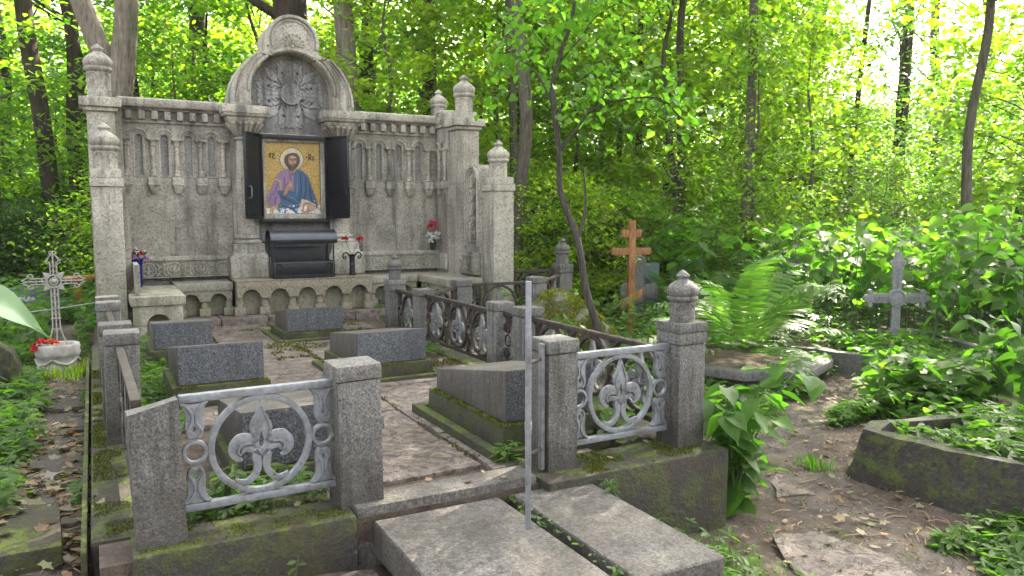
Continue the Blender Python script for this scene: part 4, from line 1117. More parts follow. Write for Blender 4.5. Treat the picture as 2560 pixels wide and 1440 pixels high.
def panel(name, label, p0, p1, zb, zt, nr, mats, group, lean=0, rad_=None, tilt=0.0):
    """rails, rings with fleur ornaments, calyx leaves between; built along local x"""
    d = Vector((p1[0] - p0[0], p1[1] - p0[1])); L = d.length; H = zt - zb
    t = thing(name, label, 'iron fence', (p0[0], p0[1], zb), math.atan2(d.y, d.x), group)
    mr, mf = mats
    bm = B(); box(bm, 0, L, -.022, .022, H - .036, H); r = obj('top_rail', bm, mr, t, bevel=.005, jitter=.002)
    if tilt: 
        for v in r.data.vertices: v.co.z += tilt * v.co.x / L
    bm = B(); box(bm, 0, L, -.018, .018, 0, .034); obj('bottom_rail', bm, mr, t, bevel=.005, jitter=.002)
    R = rad_ or (H - .07) / 2 + .004; zc = H / 2
    st = L / nr
    for i in range(nr):
        c = (i + .5) * st
        bm = B(); ribbon(bm, [(c + (R - .014) * math.cos(q), zc + (R - .014) * math.sin(q)) for q in np.linspace(0, 2 * PI, 45)[:-1]], .028, lambda u, v, dd: (u, dd, v), -.015, .015, closed=True)
        ro = obj('ring', bm, mr, t, bevel=.004, smooth=40)
        key = round(R, 3)
        if key not in _pan:
            _pan[key] = obj('fleur_ornament', fleur_bm(R / .232), mf, ro, bevel=.003, loc=(c, 0, zc)); 
        else:
            f = share('fleur_ornament', _pan[key], ro, (c, 0, zc))
            if f.data.materials[0] != (M[mf]): f.data = f.data.copy(); f.data.materials[0] = M[mf]; _pan[key] = f
    hc = H / 2 - .036 - .062
    xs = [(.062, .05)] + [(i * st, .05) for i in range(1, nr)] + [(L - .062, .05)] if st - 2 * R < .2 and nr > 1 else [(max(.06, (st / 2 - R) * .5), .05), (L - max(.06, (st / 2 - R) * .5), .05)]
    for x, wd in xs:
        wd = min(wd, .045 if nr > 1 else .05)
        bm = B(); ribbon(bm, [(x + .047 * math.cos(q), zc + .047 * math.sin(q)) for q in np.linspace(0, 2 * PI, 25)[:-1]], .016, lambda u, v, dd: (u, dd, v), -.013, .013, closed=True); obj('small_ring', bm, mr, t, bevel=.003)
        for s in (1, -1):
            k = ('cal', round(hc, 3))
            if k not in _pan or _pan[k].data.materials[0] != M[mr]:
                o = obj('cast_leaf', calyx_bm(hc, wd=wd), mr, t, bevel=.002, loc=(x, 0, zc + s * .062)); _pan[k] = o
            else: o = share('cast_leaf', _pan[k], t, (x, 0, zc + s * .062))
            if s < 0: o.rotation_euler = (0, PI, 0)
    return t
SI, DK = ('silver', 'silver'), ('iron', 'dimsilver')
PN = 'cast iron panels of the plot fence'
panel('iron_fence', 'silver painted ring and fleur panel between the broken corner post and the gate post', (.29, 3.56), (.975, 3.575), .088, .612, 1, SI, PN)
panel('iron_fence', 'silver painted ring and fleur panel between the right gate post and the corner finial post', (2.30, 3.56), (3.0, 3.57), .088, .618, 1, SI, PN)
panel('iron_fence', 'dark iron panel of three rings behind the front right finial post', (3.10, 3.68), (3.085, 5.30), .06, .56, 3, DK, PN)
panel('iron_fence', 'short dark iron panel piece between two close posts of the right fence', (3.085, 5.50), (3.085, 5.80), .06, .555, 1, DK, PN, rad_=.20)
panel('iron_fence', 'dark iron panel of three rings in the middle of the right fence', (3.085, 5.99), (3.075, 7.55), .05, .54, 3, DK, PN)
panel('iron_fence', 'dark iron panel between the inner finial post and the post before it', (3.075, 7.74), (3.08, 8.45), .03, .51, 1, DK, PN)
panel('iron_fence', 'dark iron panel of the left fence reaching the broken corner post', (.13, 3.68), (.11, 5.22), .06, .585, 3, DK, PN)
panel('iron_fence', 'short dark iron piece between the close pair of posts of the left fence', (.10, 5.43), (.10, 5.72), .06, .56, 1, DK, PN, rad_=.20)
panel('iron_fence', 'dark iron panel of the left fence between the second and the sunlit post', (.10, 5.93), (.085, 7.15), .06, .585, 2, DK, PN)
panel('iron_fence', 'last short iron piece at the rear of the left fence', (.085, 7.34), (.085, 7.62), .06, .58, 1, DK, PN, rad_=.20)
panel('iron_fence', 'dark iron panel of the cross fence leaving the right fence', (3.17, 7.72), (3.74, 8.28), .04, .53, 1, DK, PN)
panel('iron_fence', 'dark iron panel of the cross fence in front of the right bench', (3.92, 8.30), (4.73, 8.26), .04, .55, 1, DK, PN)
panel('iron_fence', 'dark iron panel of the cross fence behind the boulder', (4.92, 8.30), (5.72, 9.14), .04, .54, 2, DK, PN)
panel('iron_fence', 'dark iron rail and rings from the low right pillar to the far finial post', (5.06, 9.40), (5.72, 9.26), .06, .60, 1, DK, PN)

# gate leaf standing open, edge towards the viewer
g0 = Vector((1.953, 3.42, 0)); gd = Vector((-1.953, -3.42, 0)).normalized(); Wg = .78
gate = thing('gate_leaf', 'silver painted iron gate leaf standing open edge on above the step slabs', 'gate', (g0.x, g0.y, .0), math.atan2(gd.y, gd.x))
bm = B(); box(bm, Wg - .03, Wg, -.012, .012, .06, 1.115); obj('front_stile', bm, 'silver', gate, bevel=.003, jitter=.0015)
bm = B(); box(bm, 0, .03, -.016, .016, .02, .80); obj('hinge_stile', bm, 'silver', gate, bevel=.003)
bm = B(); box(bm, .03, Wg - .03, -.010, .010, .66, .69); obj('top_rail', bm, 'silver', gate, bevel=.002)
bm = B(); box(bm, .03, Wg - .03, -.010, .010, .16, .19); obj('bottom_rail', bm, 'silver', gate, bevel=.002)
bm = B(); ribbon(bm, catm([(.02, .80), (.25, .84), (.55, .97), (Wg - .02, 1.10)], 5), .024, lambda u, v, d: (u, d, v), -.009, .009); obj('sloping_brace', bm, 'silver', gate)
bm = B(); ribbon(bm, [(Wg / 2 + .22 * math.cos(q), .425 + .22 * math.sin(q)) for q in np.linspace(0, 2 * PI, 41)[:-1]], .026, lambda u, v, d: (u, d, v), -.010, .010, closed=True)
ro = obj('ring', bm, 'silver', gate, bevel=.003)
f = obj('fleur_ornament', fleur_bm(.97), 'silver', ro, bevel=.003, loc=(Wg / 2, 0, .425))
hsx = thing('hinge_strip', 'upright silver iron strip with hinge arms on the left side of the right gate post', 'hinge strip', (2.078, 3.50, 0))
bm = B(); box(bm, -.008, .014, -.018, .018, .01, .70); obj('strip', bm, 'dimsilver', hsx, bevel=.003, jitter=.002)
for z in (.13, .62):
    bm = B(); tube(bm, [(-.012, -.01, z), (-.07, -.05, z), (-.122, -.075, z)], .011, 8); tube(bm, [(-.122, -.075, z - .03), (-.122, -.075, z + .03)], .017, 8); obj('hinge', bm, 'iron', hsx)
lt = thing('latch_plate', 'small drilled metal latch plate on the side of the left gate post', 'latch', (1.19, 3.60, .33))
bm = B(); plate(bm, [(0, 0), (.04, 0), (.04, .065), (0, .065)], [[(.014, .024), (.026, .024), (.026, .044), (.014, .044)]], lambda u, v, d: (u, d, v), -.006, .006); obj('plate', bm, 'silver', lt, bevel=.002)

# ------------------------------------------------------------------ grave blocks
GG = 'wedge shaped granite grave blocks'
def grave(x0, x1, yf, yb, zb, zf, zk, label, side='brown_granite', front='dark_granite', foot=.0, curb=None, slant=.0):
    """wedge block: polished dark front, duller sides, mossy plinth, low curb"""
    t = thing('grave_block', label, 'gravestone', ((x0 + x1) / 2, (yf + yb) / 2, foot), group=GG)
    ox, oy = (x0 + x1) / 2, (yf + yb) / 2
    P = lambda x, y, z: (x - ox, y - oy, z - foot)
    bm = B()
    a = [bm.verts.new(P(*p)) for p in ((x0, yf, zb), (x1, yf, zb), (x1, yb, zb), (x0, yb, zb))]
    b = [bm.verts.new(P(*p)) for p in ((x0, yf, zf), (x1, yf, zf), (x1, yb, zk), (x0, yb, zk))]
    bm.faces.new(a[::-1]); bm.faces.new(b)
    for i in range(4): bm.faces.new([a[i], a[(i + 1) % 4], b[(i + 1) % 4], b[i]])
    o = obj('block', bm, side, t, bevel=.007, jitter=.0015)
    bm = B(); v = [bm.verts.new(P(*p)) for p in ((x0 + .008, yf - .003, zb + .008), (x1 - .008, yf - .003, zb + .008), (x1 - .008, yf - .003, zf - .008), (x0 + .008, yf - .003, zf - .008))]
    f = bm.faces.new(v); r = bmesh.ops.extrude_face_region(bm, geom=[f])
    for q in r['geom']:
        if isinstance(q, bmesh.types.BMVert): q.co.y += .0025
    obj('polished_face', bm, front, o)
    bm = B(); box(bm, x0 - .045 - ox, x1 + .045 - ox, yf - .05 - oy, yb + .05 - oy, -.02, zb - .002 - foot, .006); obj('plinth', bm, 'plinth', t, bevel=.010, jitter=.004)
    if curb:
        e = .135
        for q in ((x0 - e, x0 - e + .07, yf - e, yb + e), (x1 + e - .07, x1 + e, yf - e, yb + e), (x0 - e + .071, x1 + e - .071, yf - e, yf - e + .07), (x0 - e + .071, x1 + e - .071, yb + e - .07, yb + e)):
            bm = B(); box(bm, q[0] - ox, q[1] - ox, q[2] - oy, q[3] - oy, -.03 - foot, curb - foot); obj('curb', bm, 'plinth', t, bevel=.009, jitter=.004)
    return t
grave(2.06, 2.66, 3.87, 4.90, .175, .485, .315, 'large wedge grave block on a thickly mossy plinth beside the open gate', foot=0, curb=.05)
grave(1.865, 2.48, 6.12, 6.95, .135, .405, .30, 'long grave block with a reddish brown side, in the middle of the right row', foot=0, curb=.03)
grave(1.82, 2.44, 8.50, 9.15, .085, .345, .245, 'small grave block nearest the altar step in the right row', foot=0, curb=.02)
grave(.48, 1.08, 5.88, 6.62, .16, .445, .33, 'dark grave block with a brown left end, in the middle of the left row', foot=.0)
grave(.44, .94, 7.60, 8.20, .15, .395, .34, 'pale topped grave block at the rear of the left row, near the side bench', front='dark_granite', foot=0)
grave(.63, 1.22, 4.12, 4.98, .05, .36, .25, 'dark grave block seen through the rings of the front left panel', foot=-.03)

# ------------------------------------------------------------------ steps in front of the gate
for q, lab in (((1.10, 1.765, 1.75, 3.40, -.05), 'wide pale granite step slab left of the weedy gap, before the gate'), ((1.835, 2.30, 2.33, 3.39, -.05), 'narrower granite step slab right of the weedy gap, under the gate leaf')):
    t = thing('step_slab', lab, 'stone slab', (q[0], q[2], -.25), group='granite slabs before the gate')
    bm = B(); box(bm, 0, q[1] - q[0], 0, q[3] - q[2], .03, q[4] + .25); obj('slab', bm, 'granite_step', t, bevel=.018, jitter=.006, seg=3)
    bm = B(); box(bm, .12, q[1] - q[0] - .05, .15, q[3] - q[2] - .05, -.22, .029); obj('footing', bm, 'plinth', t, jitter=.01)
t = thing('stepping_stone', 'low worn stone beside the left edge of the wide step slab', 'stone slab', (.68, 2.93, -.31))
bm = B(); prism(bm, [(-.02, -.4), (.39, -.4), (.40, .40), (.30, .42), (.05, .36), (-.02, .1)], lambda u, v, d: (u, v, d), -.08, .06); obj('stone', bm, 'paving', t, bevel=.02, jitter=.01)

# ------------------------------------------------------------------ crosses and graves outside the plot
def G(x, y): return float(gz(x, y))
cx_, cy_ = 7.36, 9.66
t = thing('wooden_cross', 'orange brown wooden Orthodox cross with slanted foot bar behind the boulder', 'cross', (cx_, cy_, G(cx_, cy_)), -FWD * 0 - rad(14))
zb = G(cx_, cy_); H_ = 1.27 - zb
bm = B(); box(bm, -.052, .052, -.045, .045, -.15, H_); obj('post', bm, 'wood', t, bevel=.006)
bm = B(); box(bm, -.172, -.0515, -.030, .030, H_ - .26, H_ - .14); box(bm, .0515, .160, -.030, .030, H_ - .26, H_ - .14); obj('upper_bar', bm, 'wood', t, bevel=.005)
bm = B(); box(bm, -.33, -.0515, -.035, .035, H_ - .535, H_ - .425); box(bm, .0515, .32, -.035, .035, H_ - .535, H_ - .425); obj('cross_bar', bm, 'wood', t, bevel=.005)
bm = B(); prism(bm, [(-.20, H_ - 1.37), (.195, H_ - 1.17), (.195, H_ - 1.05), (-.20, H_ - 1.25)], lambda u, v, d: (u, d, v), -.062, -.03)
obj('foot_bar', bm, 'wood', t, bevel=.005)
# ornate grey iron cross on the right
gx, gy = 9.02, 6.28; zb = G(gx, gy)
t = thing('iron_cross', 'ornate grey cast iron cross with a round centre, standing among the broad leaves', 'cross', (gx, gy, zb), -rad(30))
fn = lambda u, v, d: (u, d, v)
zc = .30 - zb; top = .89 - zb
bm = B()
arm = [(.07, 0), (.07, 0)]
out = [(-.065, -.1), (.065, -.1), (.055, zc - .11), (.09, zc - .08), (.10, zc - .055), (.30, zc - .05), (.31, zc - .10), (.345, zc - .10), (.36, zc - .05), (.40, zc - .04), (.405, zc + .04), (.36, zc + .05), (.345, zc + .10), (.31, zc + .10), (.30, zc + .05), (.10, zc + .055), (.09, zc + .09), (.055, zc + .12),
       (.05, top - .20), (.10, top - .16), (.095, top - .12), (.055, top - .09), (.05, top - .04), (0, top), ]
out = out + [(-u, v) for u, v in out[2:-1]][::-1]
prism(bm, out, fn, -.018, .018); cr_ = obj('cross_plate', bm, 'greyiron', t, bevel=.006)
bm = B(); prism(bm, circ(0, zc, .085), fn, -.034, .034); ribbon(bm, circ(0, zc, .10), .02, fn, -.04, .04, closed=True); obj('round_centre', bm, 'greyiron', cr_, bevel=.005)
bm = B()
for i in range(7):
    for u0, v0, du, dv in ((-.022, .06 + i * .055, 0, 0), (.022, .085 + i * .055, 0, 0)):
        if v0 < zc - .14: ribbon(bm, [(u0 - .016, v0), (u0, v0 + .018), (u0 + .016, v0), (u0, v0 - .018)], .009, fn, -.027, .027, closed=True)
for i in range(5):
    for s in (-1, 1): ribbon(bm, [(s * (.135 + i * .034) - .014, zc), (s * (.135 + i * .034), zc + .03), (s * (.135 + i * .034) + .014, zc), (s * (.135 + i * .034), zc - .03)], .009, fn, -.027, .027, closed=True)
    ribbon(bm, [(-.02, zc + .16 + i * .05), (0, zc + .185 + i * .05), (.02, zc + .16 + i * .05), (0, zc + .135 + i * .05)], .009, fn, -.027, .027, closed=True)
for s in (-1, 1):
    for k in range(14): 
        v = .02 + k * .03
        if v < zc - .14: prism(bm, circ(s * .064, v, .011, n=8), fn, -.02, .02)
    for k in range(10): prism(bm, circ(s * .056, zc + .14 + k * .028, .010, n=8), fn, -.02, .02)
    for k in range(6):
        for q in (-1, 1): prism(bm, circ(s * (.13 + k * .03), zc + q * .056, .010, n=8), fn, -.02, .02)
    for q in (-1, 1): prism(bm, circ(s * .335, zc + q * .085, .03, n=12), fn, -.026, .026)
    prism(bm, circ(s * .075, top - .135, .03, n=12), fn, -.026, .026)
    prism(bm, circ(s * .39, zc, .032, n=12), fn, -.026, .026)
prism(bm, circ(0, top - .02, .03, n=12), fn, -.026, .026)
obj('relief_ornament', bm, 'greyiron', cr_, bevel=0, kind='stuff')
# openwork pale iron cross in a round stone base, left
ix, iy = -.36, 8.82; zb = G(ix, iy)
t = thing('openwork_cross', 'pale wrought iron openwork cross above the round stone base by the left path', 'cross', (ix, iy, .10), -rad(0))
zc = .62; top = .90; fr = B()
def bar(P, r=.0075): r *= .85; tube(fr, [(u, d, v) for u, v, d in [(p[0], p[1], p[2] if len(p) > 2 else 0) for p in P]], r, 6)
bar([(-.03, .24), (-.03, zc - .07)]); bar([(.03, .24), (.03, zc - .07)]); bar([(0, .0), (0, zc - .07)], .009)
bar([(-.045, .25), (.045, .25)], .009)
for s in (-1, 1):
    bar(catm([(s * .03, .25), (s * .035, .15), (s * .06, .05), (s * .085, -.02)], 4), .008)
    bar(catm([(0, .10), (s * .02, .15), (s * .035, .14)], 4), .006)
    for q in (-1, 1): bar([(s * .06, zc + q * .028), (s * .20, zc + q * .028)])
    bar([(s * .06, zc), (s * .26, zc)], .009)
    for q in (-1, 1):
        bar(catm([(s * .19, zc + q * .028), (s * .22, zc + q * .055), (s * .20, zc + q * .07), (s * .175, zc + q * .06), (s * .18, zc + q * .04)], 4), .007)
        bar(catm([(s * .21, zc + q * .05), (s * .25, zc + q * .02), (s * .275, zc + q * .012)], 4), .007)
    bar([(s * .028, zc + .06), (s * .028, zc + .19)])
    bar(catm([(s * .028, zc + .18), (s * .055, zc + .21), (s * .06, zc + .185), (s * .042, zc + .17)], 4), .006)
    bar(catm([(s * .05, zc + .21), (s * .025, zc + .25), (0, zc + .27)], 4), .007)
    bar(catm([(s * .02, top - .015), (s * .03, top + .005), (s * .012, top + .015)], 3), .006)
    for x in (.10, .15): bar([(s * x, zc - .028), (s * x, zc + .028)], .006)
for z in (.30, .36, .42, .48): bar([(-.03, z), (.0, z + .02), (.03, z), (0, z - .02), (-.03, z)], .005)
bar([(0, zc + .06), (0, top + .02)], .009)
for z in (zc + .10, zc + .15): bar([(-.028, z), (.028, z)], .006)
fb = obj('iron_frame', fr, 'whiteiron', t, smooth=50)
bm = B(); ribbon(bm, circ(0, zc, .062, n=26), .014, fn, -.010, .010, closed=True); ribbon(bm, circ(0, zc, .035, n=20), .012, fn, -.012, .012, closed=True); lathe(bm, [(.0, -.028), (.022, -.018), (.03, 0), (.022, .018), (.0, .028)], (0, 0, zc), 12)
obj('centre_ring', bm, 'whiteiron', t)
for a in (45, 135, 225, 315):
    bm = B(); c = (0, zc); lf = [pol(c, .05, a), pol(c, .085, a - 20), pol(c, .13, a), pol(c, .085, a + 20)]
    prism(bm, lf, fn, -.006, .006); obj('iron_leaf', bm, 'whiteiron', t, bevel=.002)
t = thing('round_planter', 'round whitewashed stone base with draped swags under the openwork cross', 'planter', (ix, iy, zb - .02))
bm = B(); lathe(bm, [(.20, -.05), (.195, .06), (.182, .10), (.182, .16), (.19, .17), (.20, .20), (.19, .225), (.198, .26), (.19, .285), (.155, .285), (.145, .24)], seg=28); obj('drum', bm, 'whitestone', t, smooth=45, jitter=.006)
bm = B()
for i in range(5):
    a0 = 2 * PI * i / 5 - .5
    tube(bm, [(.19 * math.cos(a0 + q * 1.2), .19 * math.sin(a0 + q * 1.2), .15 - .05 * math.sin(q * PI)) for q in np.linspace(0, 1, 9)], .014, 6)
obj('swag', bm, 'whitestone', t)
t = thing('flower_bunch', 'orange red artificial flowers lying at the foot of the openwork cross', 'flowers', (ix - .13, iy - .09, zb + .27))
for i, (x, y, z, r) in enumerate(((0, 0, .02, .05), (.06, 0, .03, .05), (-.05, .02, .0, .045), (.11, .01, .01, .04), (-.06, -.03, -.04, .04))): blossom(t, (x, y, z), r, M['f_orange' if i % 2 else 'f_red'], seed=70 + i)
# dark mossy headstone and stones at the left edge
t = thing('old_headstone', 'dark mossy headstone cut by the left edge of the picture', 'gravestone', (-.86, 7.95, G(-.86, 7.95)))
bm = B(); prism(bm, [(-.3, 0), (.26, 0), (.25, .22), (.20, .36), (.06, .46), (-.12, .48), (-.3, .40)], fn, -.10, .10); obj('stone', bm, 'roughdark', t, bevel=.03, jitter=.015)
bm = B(); box(bm, -.40, .36, -.2, .2, -.1, .07); obj('base', bm, 'roughdark', t, bevel=.02, jitter=.01)
t = thing('mossy_slab', 'flat mossy stone slab with fallen leaves in the lower left corner', 'stone slab', (-.55, 4.28, -.32))
bm = B(); prism(bm, [(-.5, -.36), (.36, -.34), (.33, .30), (-.5, .33)], lambda u, v, d: (u, v, d), -.2, .215); obj('slab', bm, 'granite_moss', t, bevel=.02, jitter=.012)
t = thing('far_grave', 'low grey grave slab with heaped flowers behind the openwork cross', 'gravestone', (-.85, 13.6, G(-.85, 13.6)), .2)
bm = B(); box(bm, -.55, .55, -.35, .35, 0, .22, .06); obj('base', bm, 'slate', t, bevel=.02)
bm = B(); box(bm, -.42, .42, .0, .28, .222, .42, .05); obj('slab', bm, 'slate', t, bevel=.03)
for i in range(5): blossom(t, (-.45 + .1 * i, -.2, .25), .06, M['f_white'], name='flower', seed=90 + i)
t = thing('orange_bench', 'orange wooden board seat behind the left pillars', 'bench', (.32, 14.2, G(.32, 14.2)), .3)
bm = B(); box(bm, -.75, .55, -.12, .12, .55, .60); obj('seat', bm, 'orange', t, bevel=.006)
for x in (-.6, .4): 
    bm = B(); box(bm, x - .05, x + .05, -.04, .04, -.1, .549); obj('leg', bm, 'orange', t)
w_ = B(); tube(w_, catm([(-.01, 7.72, .60), (-.5, 7.75, .545), (-1.2, 7.8, .52), (-2.6, 7.9, .56)], 6), .006, 6); wr = obj('wire', w_, 'greyiron'); tag(wr, 'thin grey wire running left from the rear fence post past the openwork cross', 'wire')
# old stone cross and slab behind the wooden cross
ox_, oy_ = 8.05, 10.35; zb = G(ox_, oy_)
t = thing('stone_cross', 'weathered grey stone cross with broad rounded arms behind the wooden cross', 'cross', (ox_, oy_, zb), -rad(25))
bm = B(); prism(bm, [(-.09, -.1), (.09, -.1), (.075, .52), (.26, .46), (.33, .55), (.33, .66), (.26, .74), (.08, .68), (.085, .98), (.13, 1.08), (.10, 1.17), (0, 1.2), (-.10, 1.17), (-.13, 1.08), (-.085, .98), (-.08, .68), (-.26, .74), (-.33, .66), (-.33, .55), (-.26, .46), (-.075, .52)], fn, -.05, .05); obj('cross', bm, 'oldstone', t, bevel=.012, jitter=.008)
bm = B(); box(bm, -.2, .2, -.16, .16, -.1, .10); obj('base', bm, 'oldstone', t, bevel=.012)
sx, sy = 8.55, 10.75
t = thing('headstone', 'plain blue grey upright slab just right of the wooden cross', 'gravestone', (sx, sy, G(sx, sy)), -rad(25))
bm = B(); box(bm, -.20, .20, -.05, .05, -.1, 1.02); obj('slab', bm, 'slate', t, bevel=.015)
hx_, hy_ = 10.8, 9.6
t = thing('headstone', 'dark grey square topped headstone rising behind the fern', 'gravestone', (hx_, hy_, G(hx_, hy_)), -rad(25))
bm = B(); box(bm, -.26, .26, -.09, .09, -.1, 1.12); obj('slab', bm, 'slate', t, bevel=.02)
# red cross, portraits
rx, ry = 12.9, 15.8; zb = G(rx, ry)
t = thing('red_cross', 'small dark red wooden cross far back beside a dark trunk', 'cross', (rx, ry, zb), -rad(28))
bm = B(); box(bm, -.06, .06, -.05, .05, 0, 1.10 - zb); box(bm, -.35, .35, -.052, .052, .72 - zb, .84 - zb); box(bm, -.17, .17, -.051, .051, .95 - zb, 1.03 - zb); obj('cross', bm, 'redwood', t, bevel=.004)
t = thing('red_cross', 'slender orange cross glimpsed just right of the low right pillar', 'cross', (8.25, 14.86, G(8.25, 14.86)), -rad(28))
zb = G(8.25, 14.86); bm = B(); box(bm, -.07, .07, -.05, .05, 0, 1.12 - zb); box(bm, -.34, .34, -.052, .052, .64 - zb, .76 - zb); box(bm, -.2, .2, -.051, .051, .88 - zb, .96 - zb); obj('cross', bm, 'orange', t, bevel=.004)
for i, (px, lab) in enumerate((((10.2, 12.65), 'left one of two white grave stones with oval portraits far behind the wooden cross'), ((10.55, 12.50), 'right one of two white grave stones with oval portraits far behind the wooden cross'))):
    t = thing('portrait_stone', lab, 'gravestone', (px[0], px[1], G(*px)), -rad(28), 'white portrait stones')
    b0 = .62 - G(*px)
    bm = B(); box(bm, -.13, .13, -.04, .04, b0, b0 + .27, .01); obj('plaque', bm, 'cardboard', t, bevel=.006)
    bm = B(); prism(bm, circ(0, b0 + .14, .065, .09), fn, -.045, -.036); o = obj('portrait', bm, 'slate', t)
    bm = B(); prism(bm, circ(0, b0 + .15, .03, .04, 16), fn, -.0485, -.0455); prism(bm, [(-.05, b0 + .07), (.05, b0 + .07), (.03, b0 + .11), (-.03, b0 + .11)], fn, -.0485, -.0455); obj('figure', bm, 'black', o)
    bm = B(); box(bm, -.3, .3, -.2, .25, -.1, b0 - .002); obj('base', bm, 'concrete', t, bevel=.02)
t = thing('flower_heap', 'heap of white and red artificial flowers right of the portrait stones', 'flowers', (10.95, 12.2, .60))
rs = np.random.RandomState(4)
for i in range(12): blossom(t, (rs.uniform(-.25, .3), rs.uniform(-.15, .15), rs.uniform(-.02, .14)), .06, M['f_white' if i % 4 else 'f_red'], seed=120 + i)
bm = B(); box(bm, -.4, .45, -.25, .25, -1.2, -.03); obj('stand', bm, 'concrete', t, bevel=.02)

# boulder with moss
bx0, by0 = 5.05, 7.93; zb = G(bx0, by0)
t = thing('boulder', 'large rounded boulder with a yellow green moss cap between the fence and the sapling', 'boulder', (bx0, by0, zb), -rad(22))
bm = bmesh.new(); bmesh.ops.create_icosphere(bm, subdivisions=5, radius=1)
for v in bm.verts:
    p = v.co.copy(); n1 = mnoise.fractal(p * 1.6 + Vector((3, 1, 4)), 1, 2, 5)
    z = p.z
    v.co = Vector((p.x * .62, p.y * .42, (z if z < 0 else z ** .8) * .73 - .10 * p.x + .0)) * (1 + .11 * n1)
boul = obj('stone', bm, 'boulder', t, smooth=70)

# fern planter: octagonal concrete box
fx, fy = 6.63, 6.58; zb = G(fx, fy)
t = thing('fern_planter', 'straight edged octagonal concrete planter with an overhanging rim holding the big fern', 'planter', (fx, fy, zb - .02), math.atan2(5.83 - fy, 5.94 - fx))
def octa(r, n=8): return [(r * math.cos(2 * PI * i / n), r * math.sin(2 * PI * i / n)) for i in range(n)]
bm = B(); prism(bm, octa(.88), lambda u, v, d: (u, v, d), -.15, .165); obj('body', bm, 'concrete', t, bevel=.012, jitter=.004)
bm = B(); plate(bm, octa(1.02), [octa(.80)], lambda u, v, d: (u, v, d), .166, .26); obj('rim', bm, 'concrete', t, bevel=.012, jitter=.005)
bm = B(); prism(bm, octa(.795), lambda u, v, d: (u, v, d), .1, .22); obj('soil', bm, 'ground', t)

# rough grave surrounds on the right
def surround(name, label, P, wd, z0, z1, mat, batter=.0, bevel=.03):
    """low wall along the closed outline P"""
    t = thing(name, label, 'grave kerb', (P[0][0], P[0][1], z0), group='low grave kerbs on the right')
    n = len(P); ox, oy = P[0]
    cx = sum(p[0] for p in P) / n; cy = sum(p[1] for p in P) / n
    inn = []
    for x, y in P:
        d = Vector((cx - x, cy - y)); inn.append((x + d.x / d.length * wd, y + d.y / d.length * wd))
    def off(x, y, k):
        d = Vector((x - cx, y - cy)).normalized(); return (x + d.x * k - ox, y + d.y * k - oy)
    bm = B()
    A = [bm.verts.new((*off(x, y, batter), -.1)) for x, y in P]; B_ = [bm.verts.new((*off(x, y, 0), z1 - z0)) for x, y in P]
    C_ = [bm.verts.new((x - ox, y - oy, z1 - z0)) for x, y in inn]; D_ = [bm.verts.new((x - ox, y - oy, -.1)) for x, y in inn]
    for i in range(n):
        j = (i + 1) % n
        bm.faces.new([A[i], A[j], B_[j], B_[i]]); bm.faces.new([B_[i], B_[j], C_[j], C_[i]]); bm.faces.new([C_[i], C_[j], D_[j], D_[i]])
    bmesh.ops.recalc_face_normals(bm, faces=bm.faces[:])
    bmesh.ops.subdivide_edges(bm, edges=[e for e in bm.edges if e.calc_length() > .3], cuts=7, use_grid_fill=True)
    obj('wall', bm, mat, t, bevel=0, jitter=.022, smooth=40)
    bm = B(); prism(bm, [(x - ox, y - oy) for x, y in inn], lambda u, v, d: (u, v, d), -.1, z1 - z0 - .10); obj('soil', bm, 'ground', t, jitter=.02)
    return t
surround('grave_kerb', 'dark rough mossy kerb wall in the right foreground with dry stems inside', [(4.72, 3.50), (4.95, 3.62), (7.3, 3.05), (7.3, 1.3), (5.35, 1.75), (4.85, 2.6)], .13, -.52, -.13, 'roughdark', .13)
surround('grave_kerb', 'low grey kerb with green moss on top, in front of the ornate grey cross', [(7.45, 6.65), (8.3, 7.6), (10.2, 6.6), (9.2, 4.9), (7.9, 5.1)], .14, -.55, -.24, 'concrete', .04)
# stones of the right path
for i, (P, lab) in enumerate((([(2.95, 1.9), (3.55, 2.15), (3.72, 2.55), (3.62, 2.95), (3.36, 3.05), (3.12, 2.7), (2.98, 2.3)], 'flat stone slab set in the lower end of the right path'),
                               ([(3.95, 3.55), (4.35, 3.4), (4.55, 3.72), (4.25, 3.9)], 'worn stone step across the middle of the right path'))):
    zc = G(P[0][0], P[0][1]); t = thing('path_slab', lab, 'stone slab', (P[0][0], P[0][1], zc), group='slabs of the right path')
    bm = B(); prism(bm, [(x - P[0][0], y - P[0][1]) for x, y in P], lambda u, v, d: (u, v, d), -.08, .012); bmesh.ops.subdivide_edges(bm, edges=bm.edges[:], cuts=5, use_grid_fill=True); obj('stone', bm, 'paving', t, jitter=.022)
for i, (x, y, L, zz) in enumerate(((-.27, 4.55, .55, .012), (-.25, 5.2, .6, .01), (-.26, 5.9, .62, .012), (-.25, 6.65, .6, .01), (-.27, 7.35, .6, .01))):
    t = thing('path_slab', ('worn dark slab of the left path, ' + ('nearest the viewer', 'second from the viewer', 'in the middle of the row', 'second from its far end', 'farthest from the viewer')[i]), 'stone slab', (x, y, G(x, y)), group='slabs of the left path')
    bm = B(); prism(bm, irregular(-.15, .15, -L / 2, L / 2, rnd, .03), lambda u, v, d: (u, v, d), -.08, zz + .008); obj('stone', bm, 'mudstone', t, bevel=.01, jitter=.006)

